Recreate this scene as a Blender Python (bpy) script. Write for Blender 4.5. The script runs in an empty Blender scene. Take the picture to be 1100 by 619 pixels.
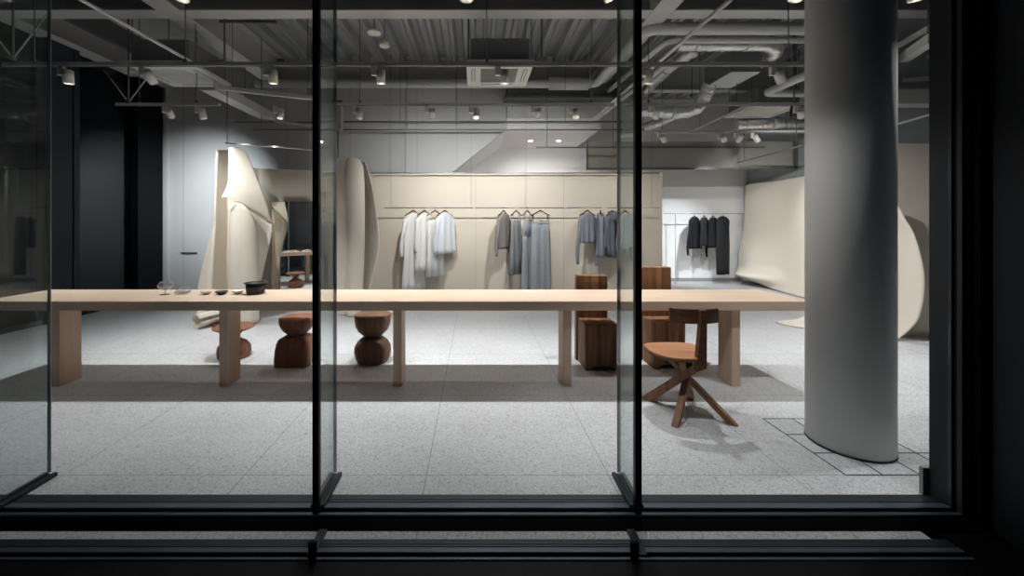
import bpy, bmesh, math, random
from mathutils import Vector, Matrix
random.seed(7)
PI = math.pi
sc = bpy.context.scene
C = sc.collection

# ------------------------------------------------------------------ camera, world, exposure
HC = 1.39            # camera height
F = 428.0            # focal length in pixels of the 1100 px wide frame
VX, VY = 510.0, 239.0
cam_d = bpy.data.cameras.new('camera')
cam_d.sensor_width = 36.0
cam_d.lens = F * 36.0 / 1100.0
cam_d.shift_x = (550.0 - VX) / 1100.0
cam_d.shift_y = -(309.5 - VY) / 1100.0
cam_d.clip_start = 0.05
cam = bpy.data.objects.new('camera', cam_d)
cam.location = (0, 0, HC)
cam.rotation_euler = (PI / 2, 0, 0)
C.objects.link(cam)
sc.camera = cam
w = bpy.data.worlds.new('night')
w.use_nodes = True
w.node_tree.nodes['Background'].inputs[0].default_value = (0.55, 0.72, 1.0, 1)
w.node_tree.nodes['Background'].inputs[1].default_value = 0.010
sc.world = w
sc.view_settings.view_transform = 'Standard'
sc.view_settings.look = 'None'
sc.view_settings.exposure = 0.13
sc.view_settings.gamma = 1.0
sc.view_settings.use_curve_mapping = False
sc.cycles.max_bounces = 8
sc.cycles.diffuse_bounces = 4
sc.cycles.glossy_bounces = 4
sc.cycles.transparent_max_bounces = 16
sc.cycles.caustics_reflective = False
sc.cycles.caustics_refractive = False
sc.cycles.sample_clamp_indirect = 4.0
sc.cycles.use_denoising = True
K = 1.0              # brightness of every lamp


def P(px, py, Y):
    """the point of the place seen at a photo pixel at depth Y"""
    return Vector(((px - VX) * Y / F, Y, HC - (py - VY) * Y / F))


# ------------------------------------------------------------------ materials
def mat(name, col, rough=0.5, metal=0.0, spec=0.5, noise=None, bump=None, emit=None):
    m = bpy.data.materials.new(name)
    m.use_nodes = True
    nt = m.node_tree
    b = nt.nodes['Principled BSDF']
    b.inputs['Base Color'].default_value = (*col, 1)
    b.inputs['Roughness'].default_value = rough
    b.inputs['Metallic'].default_value = metal
    b.inputs['Specular IOR Level'].default_value = spec
    tc = nt.nodes.new('ShaderNodeTexCoord')
    if noise:
        sc_, amt, stretch = noise
        mp = nt.nodes.new('ShaderNodeMapping')
        mp.inputs['Scale'].default_value = stretch
        nz = nt.nodes.new('ShaderNodeTexNoise')
        nz.inputs['Scale'].default_value = sc_
        nz.inputs['Detail'].default_value = 5
        mr = nt.nodes.new('ShaderNodeMapRange')
        mr.inputs['From Min'].default_value = 0.3
        mr.inputs['From Max'].default_value = 0.7
        mr.inputs['To Min'].default_value = 1 - amt
        mr.inputs['To Max'].default_value = 1 + amt
        mx = nt.nodes.new('ShaderNodeVectorMath')
        mx.operation = 'SCALE'
        mx.inputs[0].default_value = col
        nt.links.new(tc.outputs['Object'], mp.inputs[0])
        nt.links.new(mp.outputs[0], nz.inputs['Vector'])
        nt.links.new(nz.outputs['Fac'], mr.inputs['Value'])
        nt.links.new(mr.outputs[0], mx.inputs['Scale'])
        nt.links.new(mx.outputs[0], b.inputs['Base Color'])
    if bump:
        sc_, st, stretch = bump
        mp = nt.nodes.new('ShaderNodeMapping')
        mp.inputs['Scale'].default_value = stretch
        nz = nt.nodes.new('ShaderNodeTexNoise')
        nz.inputs['Scale'].default_value = sc_
        nz.inputs['Detail'].default_value = 3
        bp = nt.nodes.new('ShaderNodeBump')
        bp.inputs['Strength'].default_value = st
        bp.inputs['Distance'].default_value = 0.01
        nt.links.new(tc.outputs['Object'], mp.inputs[0])
        nt.links.new(mp.outputs[0], nz.inputs['Vector'])
        nt.links.new(nz.outputs['Fac'], bp.inputs['Height'])
        nt.links.new(bp.outputs[0], b.inputs['Normal'])
    if emit:
        b.inputs['Emission Color'].default_value = (*emit[0], 1)
        b.inputs['Emission Strength'].default_value = emit[1]
    return m


def wood(name, dark, light, rough=0.5, scale=14, axis=0, ring=0.0):
    """straight grain running along one axis"""
    m = bpy.data.materials.new(name)
    m.use_nodes = True
    nt = m.node_tree
    b = nt.nodes['Principled BSDF']
    b.inputs['Roughness'].default_value = rough
    b.inputs['Specular IOR Level'].default_value = 0.35
    tc = nt.nodes.new('ShaderNodeTexCoord')
    mp = nt.nodes.new('ShaderNodeMapping')
    s = [1.0, 1.0, 1.0]
    s[axis] = 0.06
    mp.inputs['Scale'].default_value = s
    nz = nt.nodes.new('ShaderNodeTexNoise')
    nz.inputs['Scale'].default_value = scale
    nz.inputs['Detail'].default_value = 6
    nz.inputs['Roughness'].default_value = 0.6
    nz.inputs['Distortion'].default_value = ring
    cr = nt.nodes.new('ShaderNodeValToRGB')
    cr.color_ramp.elements[0].position = 0.32
    cr.color_ramp.elements[0].color = (*dark, 1)
    cr.color_ramp.elements[1].position = 0.66
    cr.color_ramp.elements[1].color = (*light, 1)
    nt.links.new(tc.outputs['Object'], mp.inputs[0])
    nt.links.new(mp.outputs[0], nz.inputs['Vector'])
    nt.links.new(nz.outputs['Fac'], cr.inputs[0])
    nt.links.new(cr.outputs[0], b.inputs['Base Color'])
    bp = nt.nodes.new('ShaderNodeBump')
    bp.inputs['Strength'].default_value = 0.15
    bp.inputs['Distance'].default_value = 0.004
    nt.links.new(nz.outputs['Fac'], bp.inputs['Height'])
    nt.links.new(bp.outputs[0], b.inputs['Normal'])
    return m


def glass(name, tint, ior=1.5, boost=1.0, haze=0.0):
    m = bpy.data.materials.new(name)
    m.use_nodes = True
    nt = m.node_tree
    nt.nodes.clear()
    out = nt.nodes.new('ShaderNodeOutputMaterial')
    mix = nt.nodes.new('ShaderNodeMixShader')
    tr = nt.nodes.new('ShaderNodeBsdfTransparent')
    tr.inputs[0].default_value = (*tint, 1)
    gl = nt.nodes.new('ShaderNodeBsdfGlossy')
    gl.inputs['Roughness'].default_value = 0.0
    # Fresnel reflection by Schlick's formula, the same from both sides of the sheet
    ge = nt.nodes.new('ShaderNodeNewGeometry')
    dt = nt.nodes.new('ShaderNodeVectorMath')
    dt.operation = 'DOT_PRODUCT'
    nt.links.new(ge.outputs['Incoming'], dt.inputs[0])
    nt.links.new(ge.outputs['Normal'], dt.inputs[1])
    def mth(op, a, b):
        q = nt.nodes.new('ShaderNodeMath')
        q.operation = op
        q.use_clamp = op == 'MULTIPLY_ADD'
        for i, x in enumerate((a, b)):
            if isinstance(x, float): q.inputs[i].default_value = x
            elif x is not None: nt.links.new(x, q.inputs[i])
        return q
    ab = mth('ABSOLUTE', dt.outputs['Value'], None)
    om = mth('SUBTRACT', 1.0, ab.outputs[0])
    pw = mth('POWER', om.outputs[0], 5.0)
    r0 = ((ior - 1) / (ior + 1)) ** 2
    mu = mth('MULTIPLY_ADD', pw.outputs[0], (1 - r0) * boost)
    mu.inputs[2].default_value = r0 * boost
    nt.links.new(mu.outputs[0], mix.inputs[0])
    if haze > 0:
        df = nt.nodes.new('ShaderNodeBsdfDiffuse')
        df.inputs[0].default_value = (0.55, 0.66, 0.62, 1)
        m2 = nt.nodes.new('ShaderNodeMixShader')
        m2.inputs[0].default_value = haze
        nt.links.new(tr.outputs[0], m2.inputs[1])
        nt.links.new(df.outputs[0], m2.inputs[2])
        nt.links.new(m2.outputs[0], mix.inputs[1])
    else:
        nt.links.new(tr.outputs[0], mix.inputs[1])
    nt.links.new(gl.outputs[0], mix.inputs[2])
    nt.links.new(mix.outputs[0], out.inputs[0])
    return m


def terrazzo():
    m = bpy.data.materials.new('terrazzo')
    m.use_nodes = True
    nt = m.node_tree
    L = nt.links.new
    b = nt.nodes['Principled BSDF']
    b.inputs['Roughness'].default_value = 0.55
    b.inputs['Specular IOR Level'].default_value = 0.3
    tc = nt.nodes.new('ShaderNodeTexCoord')
    # speckles of three sizes
    def speck(scale, lo, hi, a, c):
        v = nt.nodes.new('ShaderNodeTexVoronoi')
        v.inputs['Scale'].default_value = scale
        L(tc.outputs['Object'], v.inputs['Vector'])
        sx = nt.nodes.new('ShaderNodeSeparateColor')
        L(v.outputs['Color'], sx.inputs[0])
        r = nt.nodes.new('ShaderNodeMapRange')
        r.inputs['From Min'].default_value = lo
        r.inputs['From Max'].default_value = hi
        r.inputs['To Min'].default_value = a
        r.inputs['To Max'].default_value = c
        L(sx.outputs[0], r.inputs['Value'])
        return r.outputs[0]
    s1 = speck(190, 0.0, 1.0, 0.76, 1.16)
    s2 = speck(100, 0.80, 1.0, 1.0, 0.68)
    n = nt.nodes.new('ShaderNodeTexNoise')
    n.inputs['Scale'].default_value = 1.3
    n.inputs['Detail'].default_value = 4
    L(tc.outputs['Object'], n.inputs['Vector'])
    r = nt.nodes.new('ShaderNodeMapRange')
    r.inputs['From Min'].default_value = 0.3
    r.inputs['From Max'].default_value = 0.7
    r.inputs['To Min'].default_value = 0.94
    r.inputs['To Max'].default_value = 1.06
    L(n.outputs['Fac'], r.inputs['Value'])
    def mul(a, c):
        q = nt.nodes.new('ShaderNodeMath')
        q.operation = 'MULTIPLY'
        L(a, q.inputs[0])
        if isinstance(c, float): q.inputs[1].default_value = c
        else: L(c, q.inputs[1])
        return q.outputs[0]
    val = mul(mul(s1, s2), r.outputs[0])
    # joints of the 1 m slabs
    sep = nt.nodes.new('ShaderNodeSeparateXYZ')
    L(tc.outputs['Object'], sep.inputs[0])
    def joint(axis, off, pitch):
        a = nt.nodes.new('ShaderNodeMath'); a.operation = 'SUBTRACT'
        L(sep.outputs[axis], a.inputs[0]); a.inputs[1].default_value = off
        p = nt.nodes.new('ShaderNodeMath'); p.operation = 'PINGPONG'
        L(a.outputs[0], p.inputs[0]); p.inputs[1].default_value = pitch / 2
        g = nt.nodes.new('ShaderNodeMath'); g.operation = 'LESS_THAN'
        L(p.outputs[0], g.inputs[0]); g.inputs[1].default_value = 0.0022
        return g.outputs[0]
    j = nt.nodes.new('ShaderNodeMath'); j.operation = 'MAXIMUM'
    L(joint(0, -0.265, 1.0), j.inputs[0]); L(joint(1, 2.19, 1.01), j.inputs[1])
    jj = nt.nodes.new('ShaderNodeMapRange')
    L(j.outputs[0], jj.inputs['Value'])
    jj.inputs['To Min'].default_value = 1.0
    jj.inputs['To Max'].default_value = 0.45
    val = mul(val, jj.outputs[0])
    sv = nt.nodes.new('ShaderNodeVectorMath'); sv.operation = 'SCALE'
    sv.inputs[0].default_value = (0.63, 0.635, 0.655)
    L(val, sv.inputs['Scale'])
    L(sv.outputs[0], b.inputs['Base Color'])
    return m


M = {}
M['terrazzo'] = terrazzo()
M['grey_wall'] = mat('grey_wall', (0.52, 0.52, 0.515), 0.7, noise=(0.8, 0.06, (1, 1, 1)))
M['white_wall'] = mat('white_wall', (0.82, 0.81, 0.81), 0.7)
M['teal_wall'] = mat('grey_green_wall', (0.40, 0.44, 0.43), 0.7)
M['beige_board'] = mat('beige_board', (0.74, 0.655, 0.55), 0.75, noise=(1.2, 0.03, (1, 1, 1)))
M['felt'] = mat('cream_felt', (0.80, 0.73, 0.63), 0.85, spec=0.2, bump=(260, 0.25, (1, 1, 1)))
M['black_frame'] = mat('black_frame', (0.0015, 0.0016, 0.002), 0.5, spec=0.15)
M['sill_metal'] = mat('sill_metal', (0.07, 0.09, 0.125), 0.4, 0.3)
M['sill_dark'] = mat('sill_dark', (0.016, 0.020, 0.026), 0.5, 0.2)
M['jamb'] = mat('jamb_grey', (0.030, 0.034, 0.040), 0.5, spec=0.2)
M['concrete'] = mat('concrete_soffit', (0.40, 0.39, 0.37), 0.85, noise=(2.0, 0.10, (1, 1, 1)))
M['steel_paint'] = mat('grey_painted_steel', (0.58, 0.575, 0.56), 0.55, noise=(3, 0.05, (1, 1, 1)))
M['deck'] = mat('galvanised_deck', (0.40, 0.41, 0.41), 0.4, 0.4, noise=(5, 0.15, (3, .3, 1)))
M['dark_steel'] = mat('dark_steel', (0.12, 0.12, 0.12), 0.5, 0.2)
M['rod'] = mat('rod_steel', (0.13, 0.13, 0.13), 0.4, 0.6)
M['pipe'] = mat('grey_pipe', (0.75, 0.75, 0.74), 0.35)
M['foil'] = mat('foil_duct', (0.85, 0.85, 0.84), 0.28, 0.8, noise=(9, .25, (1, 1, 1)), bump=(22, 1.0, (1, 1, 1)))
M['ac_white'] = mat('cassette_white', (0.85, 0.83, 0.78), 0.5)
M['ac_grill'] = mat('cassette_grille', (0.36, 0.33, 0.30), 0.6)
M['ac_body'] = mat('cassette_body', (0.25, 0.25, 0.26), 0.5, 0.4)
M['duct_box'] = mat('duct_box', (0.58, 0.63, 0.58), 0.5)
M['lamp_white'] = mat('lamp_white', (0.85, 0.83, 0.78), 0.45)
M['lens'] = mat('lens_glow', (0.9, 0.9, 0.9), 0.3, emit=((1.0, 0.98, 0.95), 60.0))
M['column'] = mat('column_grey', (0.68, 0.68, 0.675), 0.5, noise=(1.5, 0.02, (1, 1, 1)))
M['oak'] = wood('pale_oak', (0.61, 0.455, 0.34), (0.70, 0.55, 0.43), 0.45, 16, 0)
M['oak_leg'] = wood('pale_oak_leg', (0.60, 0.43, 0.31), (0.70, 0.53, 0.40), 0.5, 16, 2)
M['red_wood'] = wood('reddish_wood', (0.13, 0.050, 0.028), (0.27, 0.115, 0.068), 0.6, 18, 2, 0.5)
M['mid_wood'] = wood('brown_wood', (0.085, 0.040, 0.024), (0.20, 0.105, 0.065), 0.55, 16, 2, 0.8)
M['dark_block'] = wood('rough_block_wood', (0.045, 0.019, 0.009), (0.27, 0.135, 0.055), 0.6, 9, 2, 1.6)
M['light_block'] = wood('rough_orange_wood', (0.13, 0.055, 0.021), (0.40, 0.20, 0.09), 0.6, 9, 2, 1.6)
M['walnut'] = wood('walnut', (0.075, 0.032, 0.016), (0.17, 0.080, 0.042), 0.45, 22, 0, 0.3)
M['walnut_leg'] = wood('walnut_leg', (0.19, 0.088, 0.045), (0.34, 0.17, 0.09), 0.5, 22, 2, 0.3)
M['seat_wood'] = wood('seat_wood', (0.42, 0.18, 0.085), (0.58, 0.29, 0.15), 0.45, 20, 0, 0.3)
M['hanger_wood'] = mat('hanger_wood', (0.10, 0.035, 0.02), 0.4)
M['chrome'] = mat('chrome', (0.65, 0.66, 0.68), 0.2, 1.0)
M['mirror'] = mat('mirror_silver', (0.86, 0.88, 0.87), 0.0, 1.0)
M['mirror_edge'] = mat('mirror_edge', (0.05, 0.05, 0.05), 0.4)
M['black_clay'] = mat('black_clay', (0.022, 0.022, 0.024), 0.55)
M['cream_clay'] = mat('cream_clay', (0.66, 0.56, 0.42), 0.4)
M['white_clay'] = mat('white_clay', (0.78, 0.74, 0.68), 0.35)
M['clear_glass'] = glass('clear_glass', (0.97, 0.97, 0.97), 1.5, 2.2, 0.10)
M['pane'] = glass('window_pane', (0.97, 0.985, 0.98), 1.45, 1.0)
M['fin'] = glass('fin_glass', (0.89, 0.935, 0.925), 1.52, 1.0, 0.04)
M['fin_edge'] = mat('fin_edge', (0.40, 0.48, 0.50), 0.3)
M['dark_pane'] = glass('dark_pane', (0.45, 0.5, 0.52), 1.5, 1.1)
M['duct_panel'] = mat('olive_panel', (0.33, 0.32, 0.285), 0.7)
M['skirting'] = mat('skirting', (0.30, 0.30, 0.29), 0.6)


def cloth(name, col, amt=0.08, sc_=60):
    return mat(name, col, 0.9, spec=0.15, noise=(sc_, amt, (1, 1, 1)), bump=(400, 0.2, (1, 1, 1)))


# ------------------------------------------------------------------ mesh helpers
ORG = {}


class MB:
    def __init__(self):
        self.v, self.f, self.s = [], [], []

    def add(self, vs, fs, smooth=False):
        n = len(self.v)
        self.v += [Vector(a) for a in vs]
        self.f += [tuple(i + n for i in a) for a in fs]
        self.s += [smooth] * len(fs)
        return self

    def box(self, x0, x1, y0, y1, z0, z1):
        vs = [(x, y, z) for z in (z0, z1) for y in (y0, y1) for x in (x0, x1)]
        fs = [(0, 2, 3, 1), (4, 5, 7, 6), (0, 1, 5, 4), (2, 6, 7, 3), (0, 4, 6, 2), (1, 3, 7, 5)]
        return self.add(vs, fs)

    def obox(self, c, ax, ay, az):
        """box by centre and three half-axis vectors"""
        c, ax, ay, az = map(Vector, (c, ax, ay, az))
        vs = [c + sx * ax + sy * ay + sz * az for sz in (-1, 1) for sy in (-1, 1) for sx in (-1, 1)]
        fs = [(0, 2, 3, 1), (4, 5, 7, 6), (0, 1, 5, 4), (2, 6, 7, 3), (0, 4, 6, 2), (1, 3, 7, 5)]
        return self.add(vs, fs)

    def bar(self, a, b, wx, wz, up=(0, 0, 1)):
        """rectangular bar from a to b"""
        a, b, up = Vector(a), Vector(b), Vector(up)
        d = (b - a).normalized()
        s = d.cross(up)
        if s.length < 1e-4: s = d.cross(Vector((0, 1, 0)))
        s.normalize()
        u = s.cross(d).normalized()
        return self.obox((a + b) / 2, (b - a) / 2, s * wx / 2, u * wz / 2)

    def prism(self, pts, z0, z1, bevel=0):
        n = len(pts)
        vs = [(x, y, z0) for x, y in pts] + [(x, y, z1) for x, y in pts]
        fs = [tuple(range(n))[::-1], tuple(range(n, 2 * n))]
        fs += [(i, (i + 1) % n, n + (i + 1) % n, n + i) for i in range(n)]
        return self.add(vs, fs)

    def extr(self, pts, vec):
        """any planar polygon of 3-D points pushed along vec"""
        n = len(pts)
        vec = Vector(vec)
        vs = [Vector(p) for p in pts] + [Vector(p) + vec for p in pts]
        fs = [tuple(range(n))[::-1], tuple(range(n, 2 * n))]
        fs += [(i, (i + 1) % n, n + (i + 1) % n, n + i) for i in range(n)]
        return self.add(vs, fs)

    def loft(self, rings, cap=True, smooth=True, closed=True):
        m, n = len(rings), len(rings[0])
        vs = [p for r in rings for p in r]
        fs = []
        k = n if closed else n - 1
        for i in range(m - 1):
            for j in range(k):
                a, b = i * n + j, i * n + (j + 1) % n
                fs.append((a, b, b + n, a + n))
        self.add(vs, fs, smooth)
        if cap and closed:
            base = len(self.v) - m * n
            self.f += [tuple(base + j for j in range(n))[::-1], tuple(base + (m - 1) * n + j for j in range(n))]
            self.s += [False, False]
        return self

    def tube(self, pts, r, n=12, cap=True, smooth_path=0):
        pts = [Vector(p) for p in pts]
        rr = r if isinstance(r, (list, tuple)) else [r] * len(pts)
        rings = []
        ref = None
        for i, p in enumerate(pts):
            if i == 0: d = pts[1] - pts[0]
            elif i == len(pts) - 1: d = pts[-1] - pts[-2]
            else: d = (pts[i + 1] - p).normalized() + (p - pts[i - 1]).normalized()
            d.normalize()
            if ref is None:
                ref = d.cross(Vector((0, 0, 1)))
                if ref.length < 1e-3: ref = d.cross(Vector((0, 1, 0)))
            a = (ref - d * ref.dot(d)).normalized()
            ref = a
            b = d.cross(a)
            rings.append([p + (a * math.cos(t) + b * math.sin(t)) * rr[i] for t in [2 * PI * j / n for j in range(n)]])
        return self.loft(rings, cap)

    def lathe(self, prof, c=(0, 0, 0), n=32, sx=1, sy=1, cap=True):
        c = Vector(c)
        rings = [[c + Vector((r * sx * math.cos(t), r * sy * math.sin(t), z)) for t in [2 * PI * j / n for j in range(n)]] for r, z in prof]
        return self.loft(rings, cap)

    def grid(self, fn, nu, nv, smooth=True):
        vs = [fn(i / nu, j / nv) for i in range(nu + 1) for j in range(nv + 1)]
        fs = []
        for i in range(nu):
            for j in range(nv):
                a = i * (nv + 1) + j
                fs.append((a, a + 1, a + nv + 2, a + nv + 1))
        return self.add(vs, fs, smooth)

    def build(self, name, m, parent=None, world=True, bevel=0, solid=0, sub=0, segs=2, offset=0):
        o_ = ORG.get(parent.name, Vector()) if (parent and world) else Vector()
        me = bpy.data.meshes.new(name)
        me.from_pydata([v - o_ for v in self.v], [], self.f)
        me.polygons.foreach_set('use_smooth', self.s)
        bm = bmesh.new()
        bm.from_mesh(me)
        bmesh.ops.recalc_face_normals(bm, faces=bm.faces)
        bm.to_mesh(me)
        bm.free()
        me.materials.append(m)
        ob = bpy.data.objects.new(name, me)
        C.objects.link(ob)
        if parent:
            ob.parent = parent
            ORG[ob.name] = ORG.get(parent.name, Vector())
        if solid:
            s = ob.modifiers.new('solid', 'SOLIDIFY'); s.thickness = solid; s.offset = offset
        if bevel:
            s = ob.modifiers.new('bevel', 'BEVEL'); s.width = bevel; s.segments = segs; s.limit_method = 'ANGLE'
        if sub:
            s = ob.modifiers.new('sub', 'SUBSURF'); s.levels = sub; s.render_levels = sub
        return ob


def crv(pts, n):
    """smooth curve through the points, n samples per span"""
    pts = [Vector(p) for p in pts]
    out = []
    for i in range(len(pts) - 1):
        p0 = pts[max(i - 1, 0)]; p1 = pts[i]; p2 = pts[i + 1]; p3 = pts[min(i + 2, len(pts) - 1)]
        for k in range(n):
            t = k / n
            out.append(0.5 * ((2 * p1) + (-p0 + p2) * t + (2 * p0 - 5 * p1 + 4 * p2 - p3) * t * t + (-p0 + 3 * p1 - 3 * p2 + p3) * t ** 3))
    out.append(pts[-1])
    return out


def at(c, t):
    """point of a sampled curve at 0..1"""
    x = t * (len(c) - 1)
    i = min(int(x), len(c) - 2)
    return c[i].lerp(c[i + 1], x - i)


def thing(name, label, cat, loc=(0, 0, 0), rot=0, group=None):
    o = bpy.data.objects.new(name, None)
    C.objects.link(o)
    o.location = loc
    o.rotation_euler = (0, 0, rot)
    o.empty_display_size = 0.05
    o['label'] = label
    o['category'] = cat
    if group: o['group'] = group
    ORG[o.name] = Vector(loc)
    return o


def tag(o, label, cat, group=None):
    o['label'] = label
    o['category'] = cat
    if group: o['group'] = group
    return o


def struct(name, mb, m, **k):
    o = mb.build(name, m, **k)
    o['kind'] = 'structure'
    return o


# ------------------------------------------------------------------ shell of the room
ZB, ZD = 3.90, 4.40
struct('floor', MB().box(-5.95, 7.2, 2.03, 11.0, -0.05, 0.0), M['terrazzo'])
o = struct('floor', MB().box(-4.5, 2.06, 1.793, 1.91, -0.085, -0.039), M['terrazzo'])
o.name = 'floor_ledge_outside'

# small stone setts around the column: the dark joints
j = MB()
for x in (2.04, 2.246, 2.452, 2.658):
    j.box(x - .004, x + .004, 2.19, 2.82, 0.0, 0.0012)
for y in (2.19, 2.40, 2.61, 2.82):
    j.box(2.036, 2.662, y - .004, y + .004, 0.0, 0.0014)
j.box(2.036, 3.4, 2.396, 2.404, 0.0, 0.0012)
struct('trim_1', j, M['sill_dark'])

# column
struct('column', MB().lathe([(0.213, 0.0), (0.213, 4.39)], (2.35, 2.505, 0), 96), M['column'])
struct('trim_2', MB().lathe([(0.216, 0.0015), (0.216, 0.012)], (2.35, 2.505, 0), 96), M['sill_dark'])

# grey back wall with the stair cut out of it, pushed back 0.2 m
yb = 7.5
def wp(px, py, Y=yb):
    return P(px, py, Y)
gw = [(-5.95, 4.4), (0.58, 4.4), (wp(546, 138).x, wp(546, 138).z), (wp(452, 212).x, wp(452, 212).z), (wp(452, 212).x, 0), (-5.95, 0)]
gw = [(-5.95, yb, 4.4), (0.58, yb, 4.4), (wp(544, 139).x, yb, wp(544, 139).z), (wp(452, 212).x, yb, wp(452, 212).z), (wp(452, 212).x, yb, 0), (-5.95, yb, 0)]
struct('wall_back', MB().extr(gw, (0, 0.14, 0)), M['grey_wall'])
# joints between the boards of the grey wall
jb = MB()
for px in (197, 308, 376, 418, 448, 491):
    x = (px - VX) * yb / F
    jb.box(x - .004, x + .004, yb - .002, yb, 0.0 if px < 300 else 2.3, 3.95)
struct('trim_3', jb, M['skirting'])
# sloping stair side and its flat soffit
p1, p2 = wp(544, 139), wp(452, 212)
zs = 3.15
st = MB().extr([(p1.x, yb, p1.z), (p2.x, yb, p2.z), (p2.x, yb, p2.z - .10), (p1.x + .02, yb, p1.z - .10)], (0, 1.9, 0))
st = MB().add([(p1.x, yb + .14, p1.z), (p2.x, yb + .14, p2.z), (p2.x, 9.4, p2.z), (p1.x, 9.4, p1.z),
               (p1.x - .08, yb + .14, p1.z + .05), (p2.x - .08, yb + .14, p2.z + .05), (p2.x - .08, 9.4, p2.z + .05), (p1.x - .08, 9.4, p1.z + .05)],
              [(0, 1, 2, 3), (4, 5, 6, 7), (0, 1, 5, 4), (3, 2, 6, 7), (0, 3, 7, 4), (1, 2, 6, 5)])
struct('stair_side', st, M['white_wall'])
struct('stair_soffit', MB().box(p1.x, 2.36, yb + .0, 9.4, p1.z, p1.z + .12), M['white_wall'])
# bulkhead above the soffit: lower white face, upper grey step
struct('bulkhead_lower', MB().box(p1.x + .01, 2.36, yb - .03, yb - .002, p1.z + .005, wp(0, 127.7).z), M['white_wall'])
struct('bulkhead_upper', MB().box(p1.x + .01, 2.36, yb - .05, yb - .002, wp(0, 127.7).z + .002, wp(0, 112).z), M['steel_paint'])
struct('bulkhead_beam', MB().box(p1.x + .01, 2.9, yb - .30, yb - .1, wp(0, 108.5).z + .02, 3.96).box(p1.x - .06, 2.9, yb - .34, yb - .04, wp(0, 111).z, wp(0, 108.5).z), M['dark_steel'])
# far wall and right wall
struct('wall_far', MB().box(-1.2, 6.6, 9.4, 9.55, 0, 4.4), M['white_wall'])
struct('baseboard_far', MB().box(1.5, 6.4, 9.375, 9.4, 0, 0.08), M['skirting'])
struct('wall_right', MB().box(6.45, 6.6, 4.95, 9.4, 0, 4.4), M['teal_wall'])
struct('wall_front_right', MB().box(4.95, 7.2, 4.9, 5.02, 0, 4.4), M['teal_wall'])
struct('wall_right_near', MB().box(7.05, 7.2, 2.03, 4.9, 0, 4.4), M['grey_wall'])
struct('beige_panel_right', MB().box(4.97, 7.0, 4.86, 4.9, 0.0, 2.355), M['beige_board'], bevel=.003)

# left glazed wall: dark panes between frames
struct('window_1', MB().box(-5.93, -5.92, 2.03, 7.5, 0.05, 3.9), M['dark_pane'])
lf = MB()
for y, wd, dp in ((3.2, .09, .05), (4.55, .09, .05), (5.80, .08, .12), (7.42, .10, .06)):
    lf.box(-5.95, -5.95 + dp + .04, y - wd / 2, y + wd / 2, 0, 3.9)
lf.box(-5.95, -5.86, 2.03, 7.5, 0, 0.06)
struct('window_1_frame', lf, M['jamb'])
struct('wall_left', MB().box(-5.95, -5.80, 6.86, 7.40, 0, 3.9), M['black_frame'])
struct('trim_5', MB().box(-5.95, -5.80, 5.40, 5.745, 0, 3.9), M['jamb'])
struct('trim_4', MB().box(-5.80, -5.74, 7.44, 7.5, 0, 3.9), M['steel_paint'])
struct('night_backing', MB().box(-6.2, -6.05, 2.0, 7.5, -0.1, 4.4), M['jamb'])  # added dark sheet standing for the night behind the left panes

# ------------------------------------------------------------------ front facade
YF = 1.92
for i, X in enumerate((-2.32, -0.757, 0.779)):
    if i: struct('trim_%d' % (10 + i), MB().box(X - .0150, X + .0150, 1.893, 1.922, -0.03, 4.4), M['black_frame'])
xs = (-3.88, -2.32, -0.762, 0.785, 2.30)
for i in range(4):
    struct('window_%d' % (i + 2), MB().box(xs[i] + .024, xs[i + 1] - .024, 1.905, 1.917, 0.02, 4.4), M['pane'])
for i, X in enumerate((-2.32, -0.762, 0.785)):
    f = struct('window_%d' % (6 + i), MB().box(X - .010, X + .010, 1.93, 2.170, 0.03, 4.4), M['fin'])
    f.name = 'glass_fin' if i == 0 else 'glass_fin.%03d' % i
    struct('fin_edge', MB().box(X - .0095, X + .0095, 2.1705, 2.174, 0.03, 4.4), M['fin_edge'])
    s_ = MB().box(X - .034, X - .013, 1.93, 2.185, 0.0, 0.022).box(X + .013, X + .034, 1.93, 2.185, 0.0, 0.022).box(X - .013, X + .013, 1.93, 2.185, 0.0, 0.014)
    struct('fin_shoe', s_, M['sill_dark'], bevel=.002)
# ribbed sill inside the bar, transom bar, ledge outside with a second sill
def sill(x0, x1, y0, z, nm, k=1.0):
    struct(nm, MB().box(x0, x1, y0 - .053 * k, y0, z - .02, z + .003), M['sill_dark'])
    for a_, b_, h_ in ((.060, .095, .005), (.123, .141, .003)):
        struct(nm + '_rail', MB().box(x0, x1, y0 - b_ * k, y0 - a_ * k, z - .012, z + h_), M['sill_metal'], bevel=.002)
    struct(nm + '_groove', MB().box(x0, x1, y0 - .136 * k, y0, z - .06, z - .012), M['black_frame'])
    struct(nm + '_strip', MB().box(-.72, .74, y0 - .034 * k, y0 - .030 * k, z + .002, z + .005), M['sill_metal'])
sill(-5.9, 2.315, 2.03, 0.0, 'window_sill')
sill(-4.5, 2.12, 1.793, -0.039, 'outer_sill', .77)
struct('transom', MB().extr([(-2.275, 1.842, -.039), (-2.275, 1.893, -.039), (-2.275, 1.893, -.012), (-2.275, 1.877, -.012)], (4.9, 0, 0)), M['black_frame'])
struct('base_block_right', MB().box(2.125, 3.2, 1.2, 1.9, -.6, -.045), M['black_frame'])
struct('base_beam', MB().box(-4.5, 3.2, 1.2, 1.684, -0.6, -0.042), M['black_frame'])
for i, px in enumerate((335.8, 681.5)):
    X = (px - VX) * 1.69 / F
    struct('trim_%d' % (13 + i), MB().box(X - .0165, X + .0165, 1.684, 1.696, -0.10, 0.035), M['black_frame'])
    X2 = (-.70, .72)[i]
    struct('outer_fin_shoe', MB().box(X2 - .018, X2 + .018, 1.70, 1.842, -0.039, -0.028), M['sill_dark'])
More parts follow.
